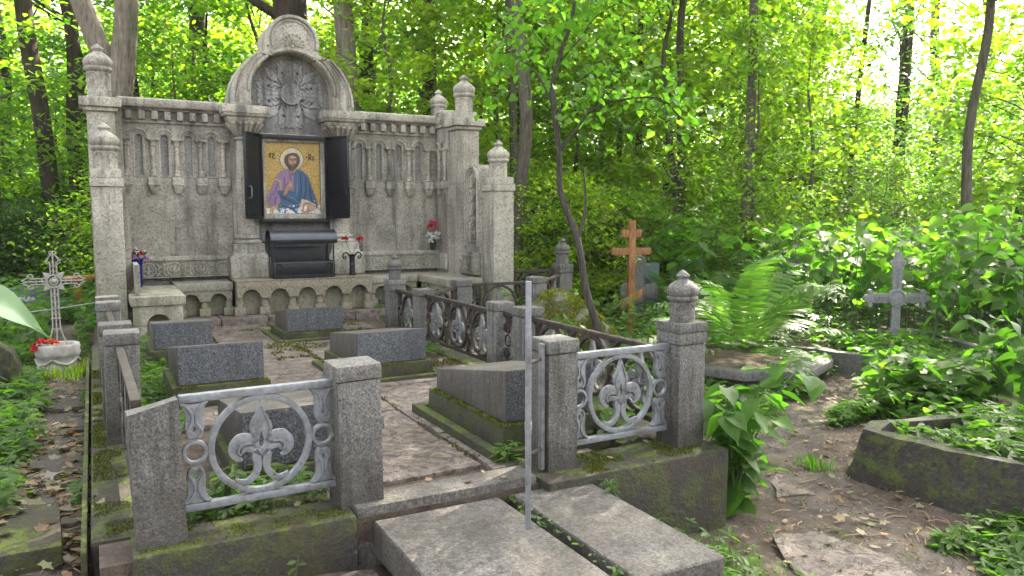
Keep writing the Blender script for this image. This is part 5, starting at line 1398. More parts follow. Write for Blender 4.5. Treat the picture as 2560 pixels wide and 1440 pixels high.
# ------------------------------------------------------------------ moss and small growth (uncountable)
def scatter_moss(name, rects, n, size=(.008, .02), seed=1, mat='moss', shape='tuft', patch=.5, thr=.0):
    rs = np.random.RandomState(seed); P = []
    w = np.array([abs(r[1] - r[0]) * abs(r[3] - r[2]) + .002 for r in rects]); w = w / w.sum()
    for r, k in zip(rects, w):
        m = int(n * k); x = rs.uniform(r[0], r[1], m * 3); y = rs.uniform(r[2], r[3], m * 3)
        s = np.array([mnoise.noise(Vector((a * 3.1, b * 3.1, 3))) + .5 * mnoise.noise(Vector((a * 9, b * 9, 8))) for a, b in zip(x, y)])
        keep = s > (r[5] if len(r) > 5 else thr); x, y = x[keep][:m], y[keep][:m]
        z = np.full(len(x), r[4]) if not callable(r[4]) else r[4](x, y)
        P.append(np.stack([x, y, z], 1))
    P = np.concatenate(P); n = len(P)
    T = np.stack([rs.normal(0, .5, n), rs.normal(0, .5, n), np.ones(n)], 1); N = rs.normal(0, 1, (n, 3))
    return link(name, leaf_mesh(name, P, T, N, rs.uniform(size[0], size[1], n), shape, mat), kind='stuff')
scatter_moss('moss_tufts', [(.1, .98, 3.40, 3.64, -.006, .05), (2.35, 3.2, 3.36, 3.66, -.006, -.1), (-.06, .24, 3.7, 8, -.022, -.05), (2.30, 2.8, 3.34, 3.45, -.006, -.2),
    (2.0, 2.72, 3.81, 3.86, .172, -.3), (2.0, 2.06, 3.86, 4.9, .172, -.2), (1.85, 2.5, 6.06, 6.12, .13, 0), (.46, 1.1, 5.82, 5.88, .155, 0), (1.78, 2.45, 8.42, 8.5, .08, .0), (.85, 1.0, 3.42, 3.5, -.004, -.3)], 26000, (.006, .016), 2)
scatter_moss('joint_moss', [(1.11, 1.15, 3.7, 9.9, -.012, .05), (1.84, 1.90, 3.7, 9.9, -.012, -.1), (1.5, 1.86, 7.2, 8.4, -.005, .15), (1.5, 2.7, 7.9, 8.35, -.004, -.1), (2.5, 3.0, 4, 9.8, -.012, .1), (1.0, 2.3, 9.0, 9.95, -.006, .3)], 9000, (.008, .028), 3)
# fuzzy moss cap on the boulder
def boulder_moss():
    rs = np.random.RandomState(6); me = boul.data; mw = boul.matrix_world
    V = np.array([v.co[:] for v in me.vertices]); Nn = np.array([v.normal[:] for v in me.vertices])
    sel = (Nn[:, 2] > .0) & (V[:, 0] > -.30) & (V[:, 0] < .62) & (Nn[:, 1] < .5)
    nz = np.array([mnoise.noise(Vector(v) * 4) for v in V]); sel &= nz > -.22
    idx = rs.choice(np.where(sel)[0], 14000); V = V + Nn * .004
    P = V[idx] + rs.normal(0, .016, (14000, 3)); T = Nn[idx] + rs.normal(0, .5, (14000, 3)); 
    me2 = leaf_mesh('moss_cap', P, T, rs.normal(0, 1, (14000, 3)), rs.uniform(.012, .035, 14000), 'tuft', 'moss_sun')
    o = link('moss_cap', me2, boul.parent); o['kind'] = 'stuff'
boulder_moss()

# ------------------------------------------------------------------ ground cover
def cover(name, n, region, size, h, shape, mat, seed, dens=None, up=.6, clump=.0, zf=None):
    rs = np.random.RandomState(seed)
    x, y = region(rs, n * 2)
    inside = ((x > -.12) & (x < 3.36) & (y > 3.28) & (y < 11.4)) | ((x > .9) & (x < 2.45) & (y > 1.2) & (y < 3.5)) | ((x > 4.05) & (x < 5.1) & (y > 9.2) & (y < 11.4))
    if zf is None: 
        keep = ~inside & (dist_poly(x, y, PATHR) > .34 + .12 * np.sin(x * 5 + y * 3)) & (dist_poly(x, y, PATHL) > .17 + .05 * np.sin(y * 5))
    else: keep = np.ones(len(x), bool)
    if clump:
        s = np.array([mnoise.noise(Vector((a * clump, b * clump, seed))) for a, b in zip(x, y)]); keep &= s > -.15
    x, y = x[keep][:n], y[keep][:n]; n = len(x)
    hv = np.array([.5 + .8 * (mnoise.noise(Vector((a * .9, b * .9, 5.5))) + .35) for a, b in zip(x, y)]).clip(.15, 1.5)
    z = (gz(x, y) if zf is None else zf(x, y)) + h * hv * rs.uniform(.15, 1, n)
    a = rs.uniform(0, 2 * PI, n)
    T = np.stack([np.cos(a), np.sin(a), rs.normal(-.15, .3, n)], 1); N = np.stack([rs.normal(0, .35, n), rs.normal(0, .35, n), np.ones(n)], 1)
    return link(name, leaf_mesh(name, np.stack([x, y, z], 1), T, N, rs.uniform(size[0], size[1], n), shape, mat), kind='stuff')
def rect(x0, x1, y0, y1): return lambda rs, n: (rs.uniform(x0, x1, n), rs.uniform(y0, y1, n))
def wedge(r0, r1, a0, a1):
    return lambda rs, n: (lambda r, a: (r * np.cos(a), r * np.sin(a)))(np.sqrt(rs.uniform(r0 * r0, r1 * r1, n)), FWD + rs.uniform(rad(a0), rad(a1), n))
cover('ground_cover', 3600, rect(-1.6, -.36, 3.6, 8.4), (.05, .10), .20, 'trio', 'leaf_ground', 11)
cover('ground_cover', 500, rect(-.2, -.08, 3.2, 8.2), (.04, .08), .10, 'trio', 'leaf_ground', 12)
cover('ground_cover', 3000, rect(-2.2, .1, 9.3, 13), (.06, .11), .28, 'trio', 'leaf_ground', 13)
cover('ground_cover', 2600, rect(4.6, 6.5, 4.4, 5.75), (.055, .10), .20, 'trio', 'leaf_ground', 14)
cover('ground_cover', 7000, rect(3.4, 9.5, 4.9, 10.5), (.06, .13), .22, 'oval', 'leaf_ground', 15, clump=.8)
cover('ground_cover', 2600, rect(4.9, 7.2, 1.6, 3.4), (.06, .12), .20, 'trio', 'leaf_ground', 16, zf=lambda x, y: np.full(len(x), -.23) , clump=1.3)
cover('ground_cover', 1500, rect(4.0, 5.6, 1.3, 2.6), (.05, .11), .14, 'trio', 'leaf_ground', 17)
cover('ground_cover', 6000, rect(6.2, 11, 3.0, 7.5), (.07, .14), .28, 'oval', 'leaf_broad', 18, clump=.7)
cover('ground_cover', 2600, lambda rs, n: (lambda t, q: (8.0 + 2.4 * t + .6 * q, 6.1 - 1.2 * t + .9 * q))(rs.uniform(0, 1, n), rs.uniform(-1, 1, n)), (.08, .15), .22, 'heart', 'leaf_broad', 29, zf=lambda x, y: gz(x, y) + .1)
cover('ground_cover', 1500, rect(6.3, 9.0, 2.9, 4.9), (.10, .19), .42, 'heart', 'leaf_broad', 30, clump=.9)
cover('ground_cover', 420, lambda rs, n: (2.45 + np.abs(rs.normal(0, .22, n)), rs.uniform(1.9, 3.3, n)), (.035, .075), .13, 'trio', 'leaf_ground', 19)
cover('ground_cover', 26000, wedge(10, 26, -36, 40), (.09, .18), .55, 'oval', 'leaf_ground', 20)
cover('ground_cover', 30000, wedge(24, 60, -38, 40), (.18, .34), 1.2, 'oval', 'leaf_canopy', 21)
cover('plot_weeds', 420, rect(.26, .52, 5.2, 7.6), (.04, .09), .18, 'trio', 'leaf_ground', 22, zf=lambda x, y: np.full(len(x), -.03))
cover('plot_weeds', 260, rect(.30, .95, 3.66, 4.1), (.035, .08), .13, 'trio', 'leaf_ground', 23, zf=lambda x, y: np.full(len(x), -.03))
cover('plot_weeds', 500, rect(2.45, 3.02, 5.0, 7.4), (.03, .08), .16, 'oval', 'leaf_ground', 24, zf=lambda x, y: np.full(len(x), -.03), clump=1)
cover('plot_weeds', 260, rect(.30, .6, 7.4, 9.0), (.04, .09), .25, 'oval', 'leaf_ground', 25, zf=lambda x, y: np.full(len(x), -.03))
cover('plot_weeds', 160, rect(2.6, 2.95, 3.7, 4.6), (.05, .12), .16, 'oval', 'leaf_ground', 26, zf=lambda x, y: np.full(len(x), -.02))
cover('gap_weeds', 55, rect(1.77, 1.83, 2.2, 3.4), (.02, .05), .05, 'oval', 'leaf_ground', 27, zf=lambda x, y: np.full(len(x), -.07))
cover('grass_blades', 1600, rect(-.9, .1, 8.3, 9.4), (.06, .15), .06, 'blade', 'leaf_ground', 28)
def grass(name, n, reg, size, seed, mat='leaf_ground'):
    rs = np.random.RandomState(seed); x, y = reg(rs, n); a = rs.uniform(0, 2 * PI, n)
    T = np.stack([np.cos(a) * .5, np.sin(a) * .5, np.ones(n)], 1); N = np.stack([np.cos(a), np.sin(a), rs.normal(0, .2, n)], 1)
    return link(name, leaf_mesh(name, np.stack([x, y, gz(x, y)], 1), T, N, rs.uniform(*size, n), 'blade', mat), kind='stuff')
grass('grass_blades', 110, lambda rs, n: (4.60 + rs.normal(0, .04, n), 3.78 + rs.normal(0, .08, n)), (.05, .13), 31)
grass('grass_blades', 260, lambda rs, n: (2.9 + rs.normal(0, .12, n), 3.0 + rs.normal(0, .25, n)), (.03, .08), 32)
grass('grass_blades', 500, lambda rs, n: (-.2 + rs.normal(0, .25, n), 8.55 + rs.normal(0, .18, n)), (.05, .14), 33, 'leaf_yellow')

# fallen leaves
def litter(name, n, reg, size, seed, zf=None):
    rs = np.random.RandomState(seed); x, y = reg(rs, n)
    z = (gz(x, y) if zf is None else zf(x, y)) + rs.uniform(.008, .035, n); a = rs.uniform(0, 2 * PI, n)
    T = np.stack([np.cos(a), np.sin(a), rs.normal(0, .22, n)], 1); N = np.stack([rs.normal(0, .28, n), rs.normal(0, .28, n), np.ones(n)], 1)
    return link(name, leaf_mesh(name, np.stack([x, y, z], 1), T, N, rs.uniform(*size, n), 'maple' if seed % 2 else 'oval', 'litter'), kind='stuff')
litter('leaf_litter', 420, rect(-.60, -.05, 2.9, 8.3), (.03, .07), 41)
litter('leaf_litter', 420, rect(-.24, -.09, 2.9, 6.0), (.035, .075), 42)
litter('leaf_litter', 260, lambda rs, n: (lambda t, s: (3.2 + 4.2 * t + s * .8, 2.2 + 3.3 * t - s * 1.0))(rs.uniform(0, 1, n), rs.normal(0, .5, n)), (.03, .075), 43)
litter('leaf_litter', 220, lambda rs, n: (lambda t, s: (3.2 + 4.2 * t + s * .8, 2.2 + 3.3 * t - s * 1.0))(rs.uniform(0, 1, n), rs.normal(0, .5, n)), (.03, .06), 44)
litter('leaf_litter', 60, rect(.9, 3.0, 3.7, 9.9), (.03, .05), 45, zf=lambda x, y: np.full(len(x), -.005))
litter('leaf_litter', 200, rect(-.55, -.08, 2.9, 6.5), (.06, .10), 55)
litter('leaf_litter', 22, rect(-.9, -.25, 3.75, 4.55), (.04, .07), 47, zf=lambda x, y: np.full(len(x), -.115))
litter('leaf_litter', 14, rect(.15, 3.1, 3.4, 3.62), (.025, .05), 49, zf=lambda x, y: np.full(len(x), -.002))
def twigs(name, n, reg, seed):
    rs = np.random.RandomState(seed); x, y = reg(rs, n); z = gz(x, y); bm = B()
    for a, b, c in zip(x, y, z):
        t = rs.uniform(0, 2 * PI); L = rs.uniform(.05, .2)
        tube(bm, [(a, b, c + .012), (a + L * .5 * math.cos(t), b + L * .5 * math.sin(t), c + .02), (a + L * math.cos(t + .2), b + L * math.sin(t + .2), c + .012)], [.004, .003, .002], 4)
    return obj(name, bm, 'drystem', kind='stuff')
def grit(name, n, reg, seed):
    rs = np.random.RandomState(seed); x, y = reg(rs, n); a = rs.uniform(0, 2 * PI, n)
    T = np.stack([np.cos(a), np.sin(a), rs.normal(0, .5, n)], 1)
    return link(name, leaf_mesh(name, np.stack([x, y, gz(x, y) + .004], 1), T, rs.normal(0, .6, (n, 3)) + [0, 0, 1], rs.uniform(.008, .028, n), 'oval', 'litter'), kind='stuff')
grit('path_debris', 5000, lambda rs, n: (lambda t, s: (3.3 + 4.2 * t + s * .8, 2.1 + 3.3 * t - s * 1.0))(rs.uniform(0, 1, n), rs.normal(0, .35, n)), 57)
grit('path_debris', 4000, rect(-.6, -.05, 2.9, 8.3), 58)
twigs('twigs', 120, lambda rs, n: (rs.uniform(3.2, 5.2, n), rs.uniform(1.9, 4.0, n)), 51)
twigs('twigs', 60, lambda rs, n: (rs.uniform(-.6, -.1, n), rs.uniform(3.2, 7.5, n)), 52)

# ------------------------------------------------------------------ single plants with their own leaves
_lf = {}
def leafobj(shape, mat, i):
    """a few shared single-leaf meshes, softly curled"""
    k = (shape, mat, i)
    if k not in _lf:
        rs = np.random.RandomState(100 + i); bm = B(); n, m = 7, 5
        prof = {'heart': lambda t: (.42 * (math.sin(PI * min(1, (t + .10) ** .62))) ** .9 * (1 - .25 * t)), 'oval': lambda t: .24 * math.sin(PI * (t * .96 + .02)) ** .85}[shape]
        grid = []
        for a in range(n + 1):
            t = a / n; wdt = max(.004, prof(t)); row = []
            for b in range(-2, 3):
                s = b / 2
                z = -.30 * t * t * (.6 + .2 * i) + .10 * abs(s) * wdt * 2 + .018 * math.sin(7 * t + 3 * s + i) + (.02 * math.sin(9 * t) * abs(s))
                x = t - (.10 * s * s if shape == 'heart' and a == 0 else 0) + .02 * math.sin(5 * s + i)
                row.append(bm.verts.new((x, s * wdt, z)))
            grid.append(row)
        for a in range(n):
            for b in range(4): bm.faces.new([grid[a][b], grid[a + 1][b], grid[a + 1][b + 1], grid[a][b + 1]])
        tube(bm, [(-.16, 0, .02), (0, 0, 0)], .012, 5)
        me = bpy.data.meshes.new('leaf'); bm.to_mesh(me); bm.free(); me.shade_smooth(); me.materials.append(M[mat]); _lf[k] = me
    return _lf[k]
def leafy_plant(name, label, cat, loc, stems, mat='leaf_broad', shape='heart', size=(.10, .17), per=7, seed=0, group=None, droop=.45, smat='stem', first=.25):
    """stems: list of 3D paths from the root; leaves alternate along each"""
    rs = np.random.RandomState(seed); t = thing(name, label, cat, loc, group=group)
    for st in stems:
        path = catm(st, 5); bm = B(); tube(bm, path, np.linspace(.007, .003, len(path)), 6); obj('stem', bm, smat, t)
        for q in range(per):
            f = first + (1 - first) * (q + rs.uniform(0, .5)) / per; f = min(f, 1)
            p = Vector(path[int(f * (len(path) - 1))]); a = rs.uniform(0, 2 * PI) if q % 2 == 0 else a + PI + rs.normal(0, .5)
            o = link('leaf', leafobj(shape, mat, int(rs.randint(0, 4))), t)
            d = Vector((math.cos(a), math.sin(a), rs.normal(-droop, .25))).normalized(); s = rs.uniform(*size) * (1.1 - .35 * f)
            upv = Vector((rs.normal(0, .3), rs.normal(0, .3), 1)); b = upv.cross(d).normalized(); n_ = d.cross(b)
            o.matrix_local = Matrix.Translation(p + d * s * .16) @ Matrix((d, b, n_)).transposed().to_4x4() @ Matrix.Diagonal((s, s, s, 1))
    return t
def stems_at(n, h, spread, seed, lean=(0, 0)):
    rs = np.random.RandomState(seed); out = []
    for _ in range(n):
        a = rs.uniform(0, 2 * PI); r = rs.uniform(.3, 1) * spread; hh = h * rs.uniform(.7, 1.1)
        ex, ey = r * math.cos(a) + lean[0], r * math.sin(a) + lean[1]
        out.append([(rs.normal(0, .03), rs.normal(0, .03), -.03), (ex * .25, ey * .25, hh * .5), (ex * .65, ey * .65, hh * .9), (ex, ey, hh * rs.uniform(.8, 1.0))])
    return out
leafy_plant('broadleaf_plant', 'lush broad leaved plant drooping beside the front right corner post', 'plant', (3.55, 3.55, G(3.55, 3.55)), stems_at(12, .90, .60, 3, (.14, -.10)), size=(.17, .27), per=9, seed=3, droop=.22, first=.08)
leafy_plant('broadleaf_plant', 'broad pale leaves reaching over the fence rail in front of the mossy boulder', 'plant', (4.55, 7.05, G(4.55, 7.05)), stems_at(4, .78, .25, 7), size=(.20, .32), per=4, seed=8, droop=.5)
leafy_plant('broadleaf_plant', 'broad leaved plant inside the fence behind the right silver panel', 'plant', (3.45, 4.6, G(3.45, 4.6)), stems_at(6, .62, .32, 9), size=(.14, .24), per=6, seed=9)
leafy_plant('broadleaf_plant', 'drooping dark leaved plant at the corner of the low grey kerb', 'plant', (7.05, 5.0, G(7.05, 5.0)), stems_at(5, .55, .22, 10), size=(.14, .24), per=5, seed=10, droop=.8)
leafy_plant('broadleaf_plant', 'yellow green shoots of broad leaves growing inside the dark right kerb', 'plant', (5.85, 2.75, -.22), stems_at(5, .42, .28, 12), mat='leaf_broad', size=(.14, .24), per=4, seed=12, droop=.2, first=.45)
leafy_plant('broadleaf_plant', 'low broad leaves at the foot of the dark kerb near the lower right corner', 'plant', (4.55, 1.98, G(4.55, 1.98)), stems_at(6, .20, .30, 14), size=(.09, .16), per=4, seed=14, droop=.3)
leafy_plant('weed', 'small upright seedling growing before the front kerb, low in the middle of the foreground', 'plant', (.70, 3.27, -.36), [[(0, 0, -.05), (.0, .01, .13), (.02, 0, .27)]], shape='oval', size=(.045, .07), per=11, seed=15, droop=-.3, mat='leaf_ground')
leafy_plant('weed', 'light green seedlings on the edge of the step slab under the right kerb', 'plant', (2.34, 3.22, -.08), stems_at(4, .07, .12, 16), shape='oval', size=(.05, .075), per=4, seed=16, droop=.1, mat='leaf_ground')
leafy_plant('weed', 'bright small plant at the foot of the right gate post, beside the mossy plinth', 'plant', (1.99, 3.72, -.02), stems_at(5, .12, .09, 17), shape='oval', size=(.06, .10), per=4, seed=17, droop=-.2)
leafy_plant('weed', 'clump of round leaved weeds behind the left ring panel', 'plant', (.52, 3.80, -.03), stems_at(6, .20, .14, 18), shape='oval', size=(.05, .08), per=6, seed=18, droop=.1, mat='leaf_ground')
leafy_plant('weed', 'low leafy weeds at the right edge of the narrow step slab', 'plant', (2.62, 2.75, G(2.62, 2.75)), stems_at(7, .20, .16, 19), shape='oval', size=(.05, .09), per=6, seed=19, droop=.1, mat='leaf_ground')
leafy_plant('broadleaf_plant', 'tall broad leaved plant spilling over the far right end of the dark kerb', 'plant', (7.3, 3.6, G(7.3, 3.6)), stems_at(8, 1.05, .5, 31), size=(.18, .28), per=8, seed=31, droop=.35, first=.2)
leafy_plant('broadleaf_plant', 'broad leaved plant with pale undersides near the right picture edge, behind the dark kerb', 'plant', (7.7, 4.3, G(7.7, 4.3)), stems_at(8, .8, .5, 32), size=(.18, .28), per=7, seed=32, droop=.3, first=.2)
# a tall weed close to the camera on the left, only its tip in view
lw = leafy_plant('tall_weed', 'pale toothed leaf tip of a tall weed close to the viewer at the left edge', 'plant', (-.18, .48, -.18), [[(-.12, .20, 0), (-.14, .24, .8), (-.06, .27, 1.45), (.04, .265, 1.555)]], size=(.09, .11), per=1, seed=20, first=.98, mat='leaf_pale')
for o in [c for c in lw.children if c.name.startswith('leaf')]:
    d = Vector((.092, -.035, -.058)).normalized(); upv = Vector((.1, -.55, .75)); b = upv.cross(d).normalized(); n_ = d.cross(b); s = .058
    o.matrix_local = Matrix.Translation((.102, .241, 1.516)) @ Matrix((d, b, n_)).transposed().to_4x4() @ Matrix.Diagonal((s, s * .6, s, 1))
t = thing('dry_stem', 'bent dry brown stalk hanging over the dark right kerb', 'stalk', (5.22, 2.62, -.5))
bm = B(); tube(bm, catm([(.35, .25, .40), (.12, .05, .43), (-.02, -.10, .40), (-.12, -.16, .2), (-.22, -.22, .03)], 5), .007, 6); obj('stalk', bm, 'drystem', t)

# fern
fern = thing('fern', 'large arching fern growing out of the octagonal planter', 'fern', (fx - .1, fy - .1, G(fx, fy) + .2))
def frond_mesh(i):
    rs = np.random.RandomState(300 + i); n = 19; P = []; T = []; N = []; S = []
    t = np.linspace(.16, 1, n)
    x = t * .88; z = 1.18 * t - (.52 + .2 * i / 3) * t ** 2.6
    dx = np.gradient(x); dz = np.gradient(z); d = np.stack([dx, np.zeros(n), dz], 1); d /= np.linalg.norm(d, axis=1)[:, None]
    w = .20 * np.sin(PI * np.clip(t * .93 + .02, 0, 1)) ** .8 * (1 - .25 * t) + .01
    for s in (-1, 1):
        P.append(np.stack([x, np.zeros(n), z], 1)); T.append(d * .35 + np.array([0, s, -.18]) + rs.normal(0, .06, (n, 3)))
        N.append(np.stack([-d[:, 2], np.zeros(n), d[:, 0]], 1) + rs.normal(0, .12, (n, 3))); S.append(w)
    V0, F = LS['blade']
    me = leaf_mesh('frond', np.concatenate(P), np.concatenate(T), np.concatenate(N), np.concatenate(S), 'pinna', 'leaf_fern')
    return me
LS['pinna'] = (np.array([(0, .085, 0), (0, -.085, 0), (.25, -.115, .02), (.25, .115, .02), (.5, -.10, .02), (.5, .10, .02), (.78, -.06, 0), (.78, .06, 0), (1, 0, -.05)]), [(0, 1, 2, 3), (3, 2, 4, 5), (5, 4, 6, 7), (7, 6, 8)])
fr_m = [frond_mesh(i) for i in range(4)]
rs = np.random.RandomState(9)
for i in range(27):
    a = i * 2.399 + rs.normal(0, .15); o = link('frond', fr_m[i % 4], fern)
    s = rs.uniform(1.05, 1.5); lean = rs.uniform(-.45, .2) if i % 3 else rs.uniform(.25, .55)
    o.rotation_euler = (rs.normal(0, .12), lean, a); o.scale = (s * rs.uniform(.8, 1.2), s, s * rs.uniform(.9, 1.15)); o.location = (.06 * math.cos(a), .06 * math.sin(a), .02)
small = [(8.6, 9.3, .75, 'fern growing behind the right finial post below the wooden cross'), (9.6, 9.0, .9, 'light green fern left behind the large planter fern'), (9.0, 10.6, .8, 'fern at the foot of the blue grey slab')]
for x, y, s, lab in small: dup(fern, (x, y, G(x, y)), x, lab, s)
SHADE = [(11.5, -3.6), (10.5, -4.4), (10.5, 0), (10, 5), (14.5, 3), (19, 2.5), (18, 6.5), (14, 8)]

# ------------------------------------------------------------------ trees
def wob(p0, p1, n, amp, rs):
    p0, p1 = np.array(p0, float), np.array(p1, float); o = []
    for i in range(n + 1):
        t = i / n; k = math.sin(PI * t) if amp else 0
        o.append(tuple(p0 + (p1 - p0) * t + np.array([rs.normal(0, amp), rs.normal(0, amp), 0]) * (1 if 0 < i < n else 0)))
    return o
def limb_mesh(name, limbs, mat, seg=10):
    bm = B()
    for P, r in limbs:
        Q = catm(P, 4); rr = np.interp(np.linspace(0, 1, len(Q)), np.linspace(0, 1, len(r)), r)
        tube(bm, Q, rr, seg if r[0] > .04 else 5)
    me = bpy.data.meshes.new(name); bm.to_mesh(me); bm.free(); me.shade_smooth(); me.materials.append(M[mat]); return me
def variant(seed, H, z0, R, ncl, per, sz, mat, shape, bark, tr=.11, spread=.34, wrap=1.0, droop=.35):
    """one tree kind: trunk with limbs reaching the leaf clusters, and the crown"""
    rs = np.random.RandomState(seed)
    def env(rs):
        while True:
            t = rs.uniform(0, 1) ** .9; a = rs.uniform(0, 2 * PI)
            rr = R * (math.sin(PI * min(1, .12 + .86 * t)) ** .6) * math.sqrt(rs.uniform(.08, 1))
            return np.array([rr * math.cos(a), rr * math.sin(a), z0 + (H - z0) * t])
    C, P, T, N, S = crown_points(rs, env, ncl, per, spread, sz, droop)
    top = (rs.normal(0, .25), rs.normal(0, .25), H * .92)
    tp = wob((0, 0, -.3), top, 7, .10 * min(1, H / 7), rs)
    limbs = [(tp, [tr * 1.25, tr, tr * .85, tr * .6, tr * .25])]
    for i in rs.choice(ncl, min(ncl, 26), False):
        c = C[i]; zb = max(z0 * .6, c[2] - .25 * np.hypot(c[0], c[1]) - .35); f = min(.95, zb / (H * .92)); b = np.array(top) * f; b[2] = zb
        m = (b + c) / 2 + np.array([0, 0, .15]); limbs.append(([tuple(b), tuple(m), tuple(c)], [tr * .28 * (1.1 - f), tr * .18, .008]))
    return limb_mesh('trunk', limbs, bark), leaf_mesh('crown', P, T, N, S, shape, mat)
def tree(name, label, loc, var, s=1, rz=0, group=None, trunk=None, sz=None, cat='tree'):
    t = thing(name, label, cat, loc, rz, group); t.scale = (s, s, s * (sz or 1))
    link('trunk', trunk or var[0], t); link('crown', var[1], t); return t

U = [variant(201, 7.5, 1.2, 2.3, 95, 48, (.12, .18), 'leaf_maple', 'maple', 'bark_mid', .07),
     variant(202, 6.5, .8, 2.1, 90, 48, (.11, .17), 'leaf_maple', 'oval', 'bark_mid', .055),
     variant(203, 8.5, 1.8, 2.5, 95, 48, (.12, .19), 'leaf_yellow', 'maple', 'bark_mid', .08),
     variant(204, 8.0, 1.0, 2.4, 95, 48, (.12, .19), 'leaf_canopy', 'oval', 'bark_dark', .08),
     variant(205, 5.0, .5, 1.7, 80, 50, (.10, .15), 'leaf_maple', 'oval', 'bark_mid', .04)]
CN = [variant(211, 17, 7.0, 3.6, 130, 62, (.14, .21), 'leaf_canopy', 'oval', 'bark_mid', .10, .5),
      variant(212, 15, 6.5, 3.2, 120, 62, (.14, .21), 'leaf_maple', 'oval', 'bark_mid', .09, .5),
      variant(213, 18, 8.0, 3.8, 130, 62, (.15, .22), 'leaf_canopy', 'maple', 'bark_mid', .10, .5)]
CT = [variant(231, 16, 7.0, 3.4, 26, 45, (.14, .20), 'leaf_canopy', 'oval', 'bark_dark', .18, .5),
      variant(232, 14, 6.0, 3.0, 24, 45, (.14, .20), 'leaf_maple', 'oval', 'bark_mid', .15, .5),
      variant(233, 17, 8.0, 3.6, 26, 45, (.15, .21), 'leaf_canopy', 'maple', 'bark_dark', .2, .5)]
BU = [variant(221, 2.0, .05, 1.15, 75, 62, (.06, .10), 'leaf_maple', 'oval', 'bark_mid', .02, .20),
      variant(222, 1.7, .05, 1.3, 75, 62, (.07, .11), 'leaf_dark', 'oval', 'bark_dark', .02, .20),
      variant(223, 2.4, .05, 1.2, 80, 62, (.06, .10), 'leaf_yellow', 'oval', 'bark_mid', .025, .22)]

def at(px, d, z=0):
    """point on the ground at forward distance d, in the direction of picture column px (used once, to read positions)"""
    k = (px - 1280) / 1926 * d * math.cos(PITCH) ; x = d * math.cos(FWD) + k * math.sin(FWD); y = d * math.sin(FWD) - k * math.cos(FWD)
    return x, y
rs = np.random.RandomState(77)
def big(label, px, d, dia, bark, lean=(0, 0), var=0, H=None, limbs=None, s=1, name='deciduous_tree'):
    """a tree whose trunk stands out in the photo: own trunk, shared high crown"""
    x, y = at(px, d); z = G(x, y); H = H or 15; r = dia / 2
    L = [(wob((0, 0, -.3), (lean[0], lean[1], H), 8, .08, rs), [r * 1.25, r * 1.02, r, r * .95, r * .8, r * .55, r * .3])]
    for lb in limbs or []: L.append(lb)
    for k in range(7):
        a = rs.uniform(0, 2 * PI); zb = rs.uniform(5.5, 11); f = zb / H; b = (lean[0] * f, lean[1] * f, zb); q = rs.uniform(1.2, 2.6)
        L.append(([b, (b[0] + q * .5 * math.cos(a), b[1] + q * .5 * math.sin(a), zb + .6), (b[0] + q * math.cos(a), b[1] + q * math.sin(a), zb + 1.6)], [r * .35, r * .22, .02]))
    t = tree(name, label, (x, y, z), CT[var], s, rs.uniform(0, 6), None, limb_mesh('trunk', L, bark, 14))
    return t
RT = np.array([math.sin(FWD), -math.cos(FWD)])      # to the right, across the view
def R3(a, z, b=0): return (RT[0] * a + math.cos(FWD) * b, RT[1] * a + math.sin(FWD) * b, z)
t1 = big('thick pale grey tree forking into two limbs behind the left end of the wall', 310, 15, .56, 'bark_grey', var=1, H=4.75)
t1.rotation_euler = (0, 0, 0)
x, y = at(310, 15); z = G(x, y)
t1.children[0].data = limb_mesh('trunk', [([R3(.0, -.3), R3(.02, 1.5), R3(.0, 2.8), R3(-.02, 3.8), R3(.0, 4.4)], [.31, .255, .235, .255, .19]),
    ([R3(.0, 3.65), R3(-.32, 4.7), R3(-.72, 6.0), R3(-1.0, 9), R3(-1.3, 13)], [.205, .195, .175, .15, .06]),
    ([R3(.02, 3.65), R3(.15, 4.6), R3(.26, 5.8), R3(.36, 9), R3(.5, 14)], [.22, .215, .20, .17, .05])], 'bark_grey', 16)
big('dark leaning trunk left of the wall, the left one of a close pair', 160, 17, .34, 'bark_dark', lean=R3(-1.3, 0)[:2], var=0)
big('dark trunk left of the wall, the right one of a close pair', 195, 18, .30, 'bark_dark', lean=R3(.2, 0)[:2], var=2)
big('slim dark tree at the far left edge of the wood', 20, 21, .26, 'bark_dark', var=1)
big('very thick dark trunk rising directly behind the arch top', 752, 17, .72, 'bark_dark', var=2)
big('straight pale grey trunk just right of the arch', 862, 15.2, .37, 'bark_grey', var=1)
big('dark straight trunk behind the right part of the wall', 1070, 18, .27, 'bark_dark', var=0, limbs=[([(0, 0, 4.9), R3(.5, 5.6), R3(1.3, 6.1), R3(2.1, 6.9)], [.07, .05, .035, .015]), ([(0, 0, 4.2), R3(.6, 4.75), R3(1.3, 5.2)], [.06, .04, .015])])
big('straight grey trunk standing close behind the low right pillar', 1292, 14.2, .225, 'bark_mid', var=1)
big('forked dark stem among yellow leaves between the arch and the dark trunk', 922, 20, .20, 'bark_dark', var=1, limbs=[([(0, 0, 4.6), R3(.30, 5.6), R3(.42, 7), R3(.5, 10)], [.09, .08, .06, .03])])
big('dark trunk above the left half of the wall, the thicker of two', 528, 22, .34, 'bark_dark', lean=R3(.35, 0)[:2], var=2)
big('thin dark trunk above the left half of the wall, left of the thicker one', 487, 23, .17, 'bark_dark', var=0)
big('dark rough trunk directly right of the pale forked tree', 345, 19, .26, 'bark_dark', var=2)
big('dark trunk high in the wood behind the tall green sapling on the right', 1922, 25, .42, 'bark_dark', var=0, limbs=[([(0, 0, 6.2), R3(.9, 6.9), R3(1.5, 8.6)], [.12, .09, .05]), ([(0, 0, 5.6), R3(-1.4, 5.7), R3(-3, 6.3)], [.08, .05, .02])])
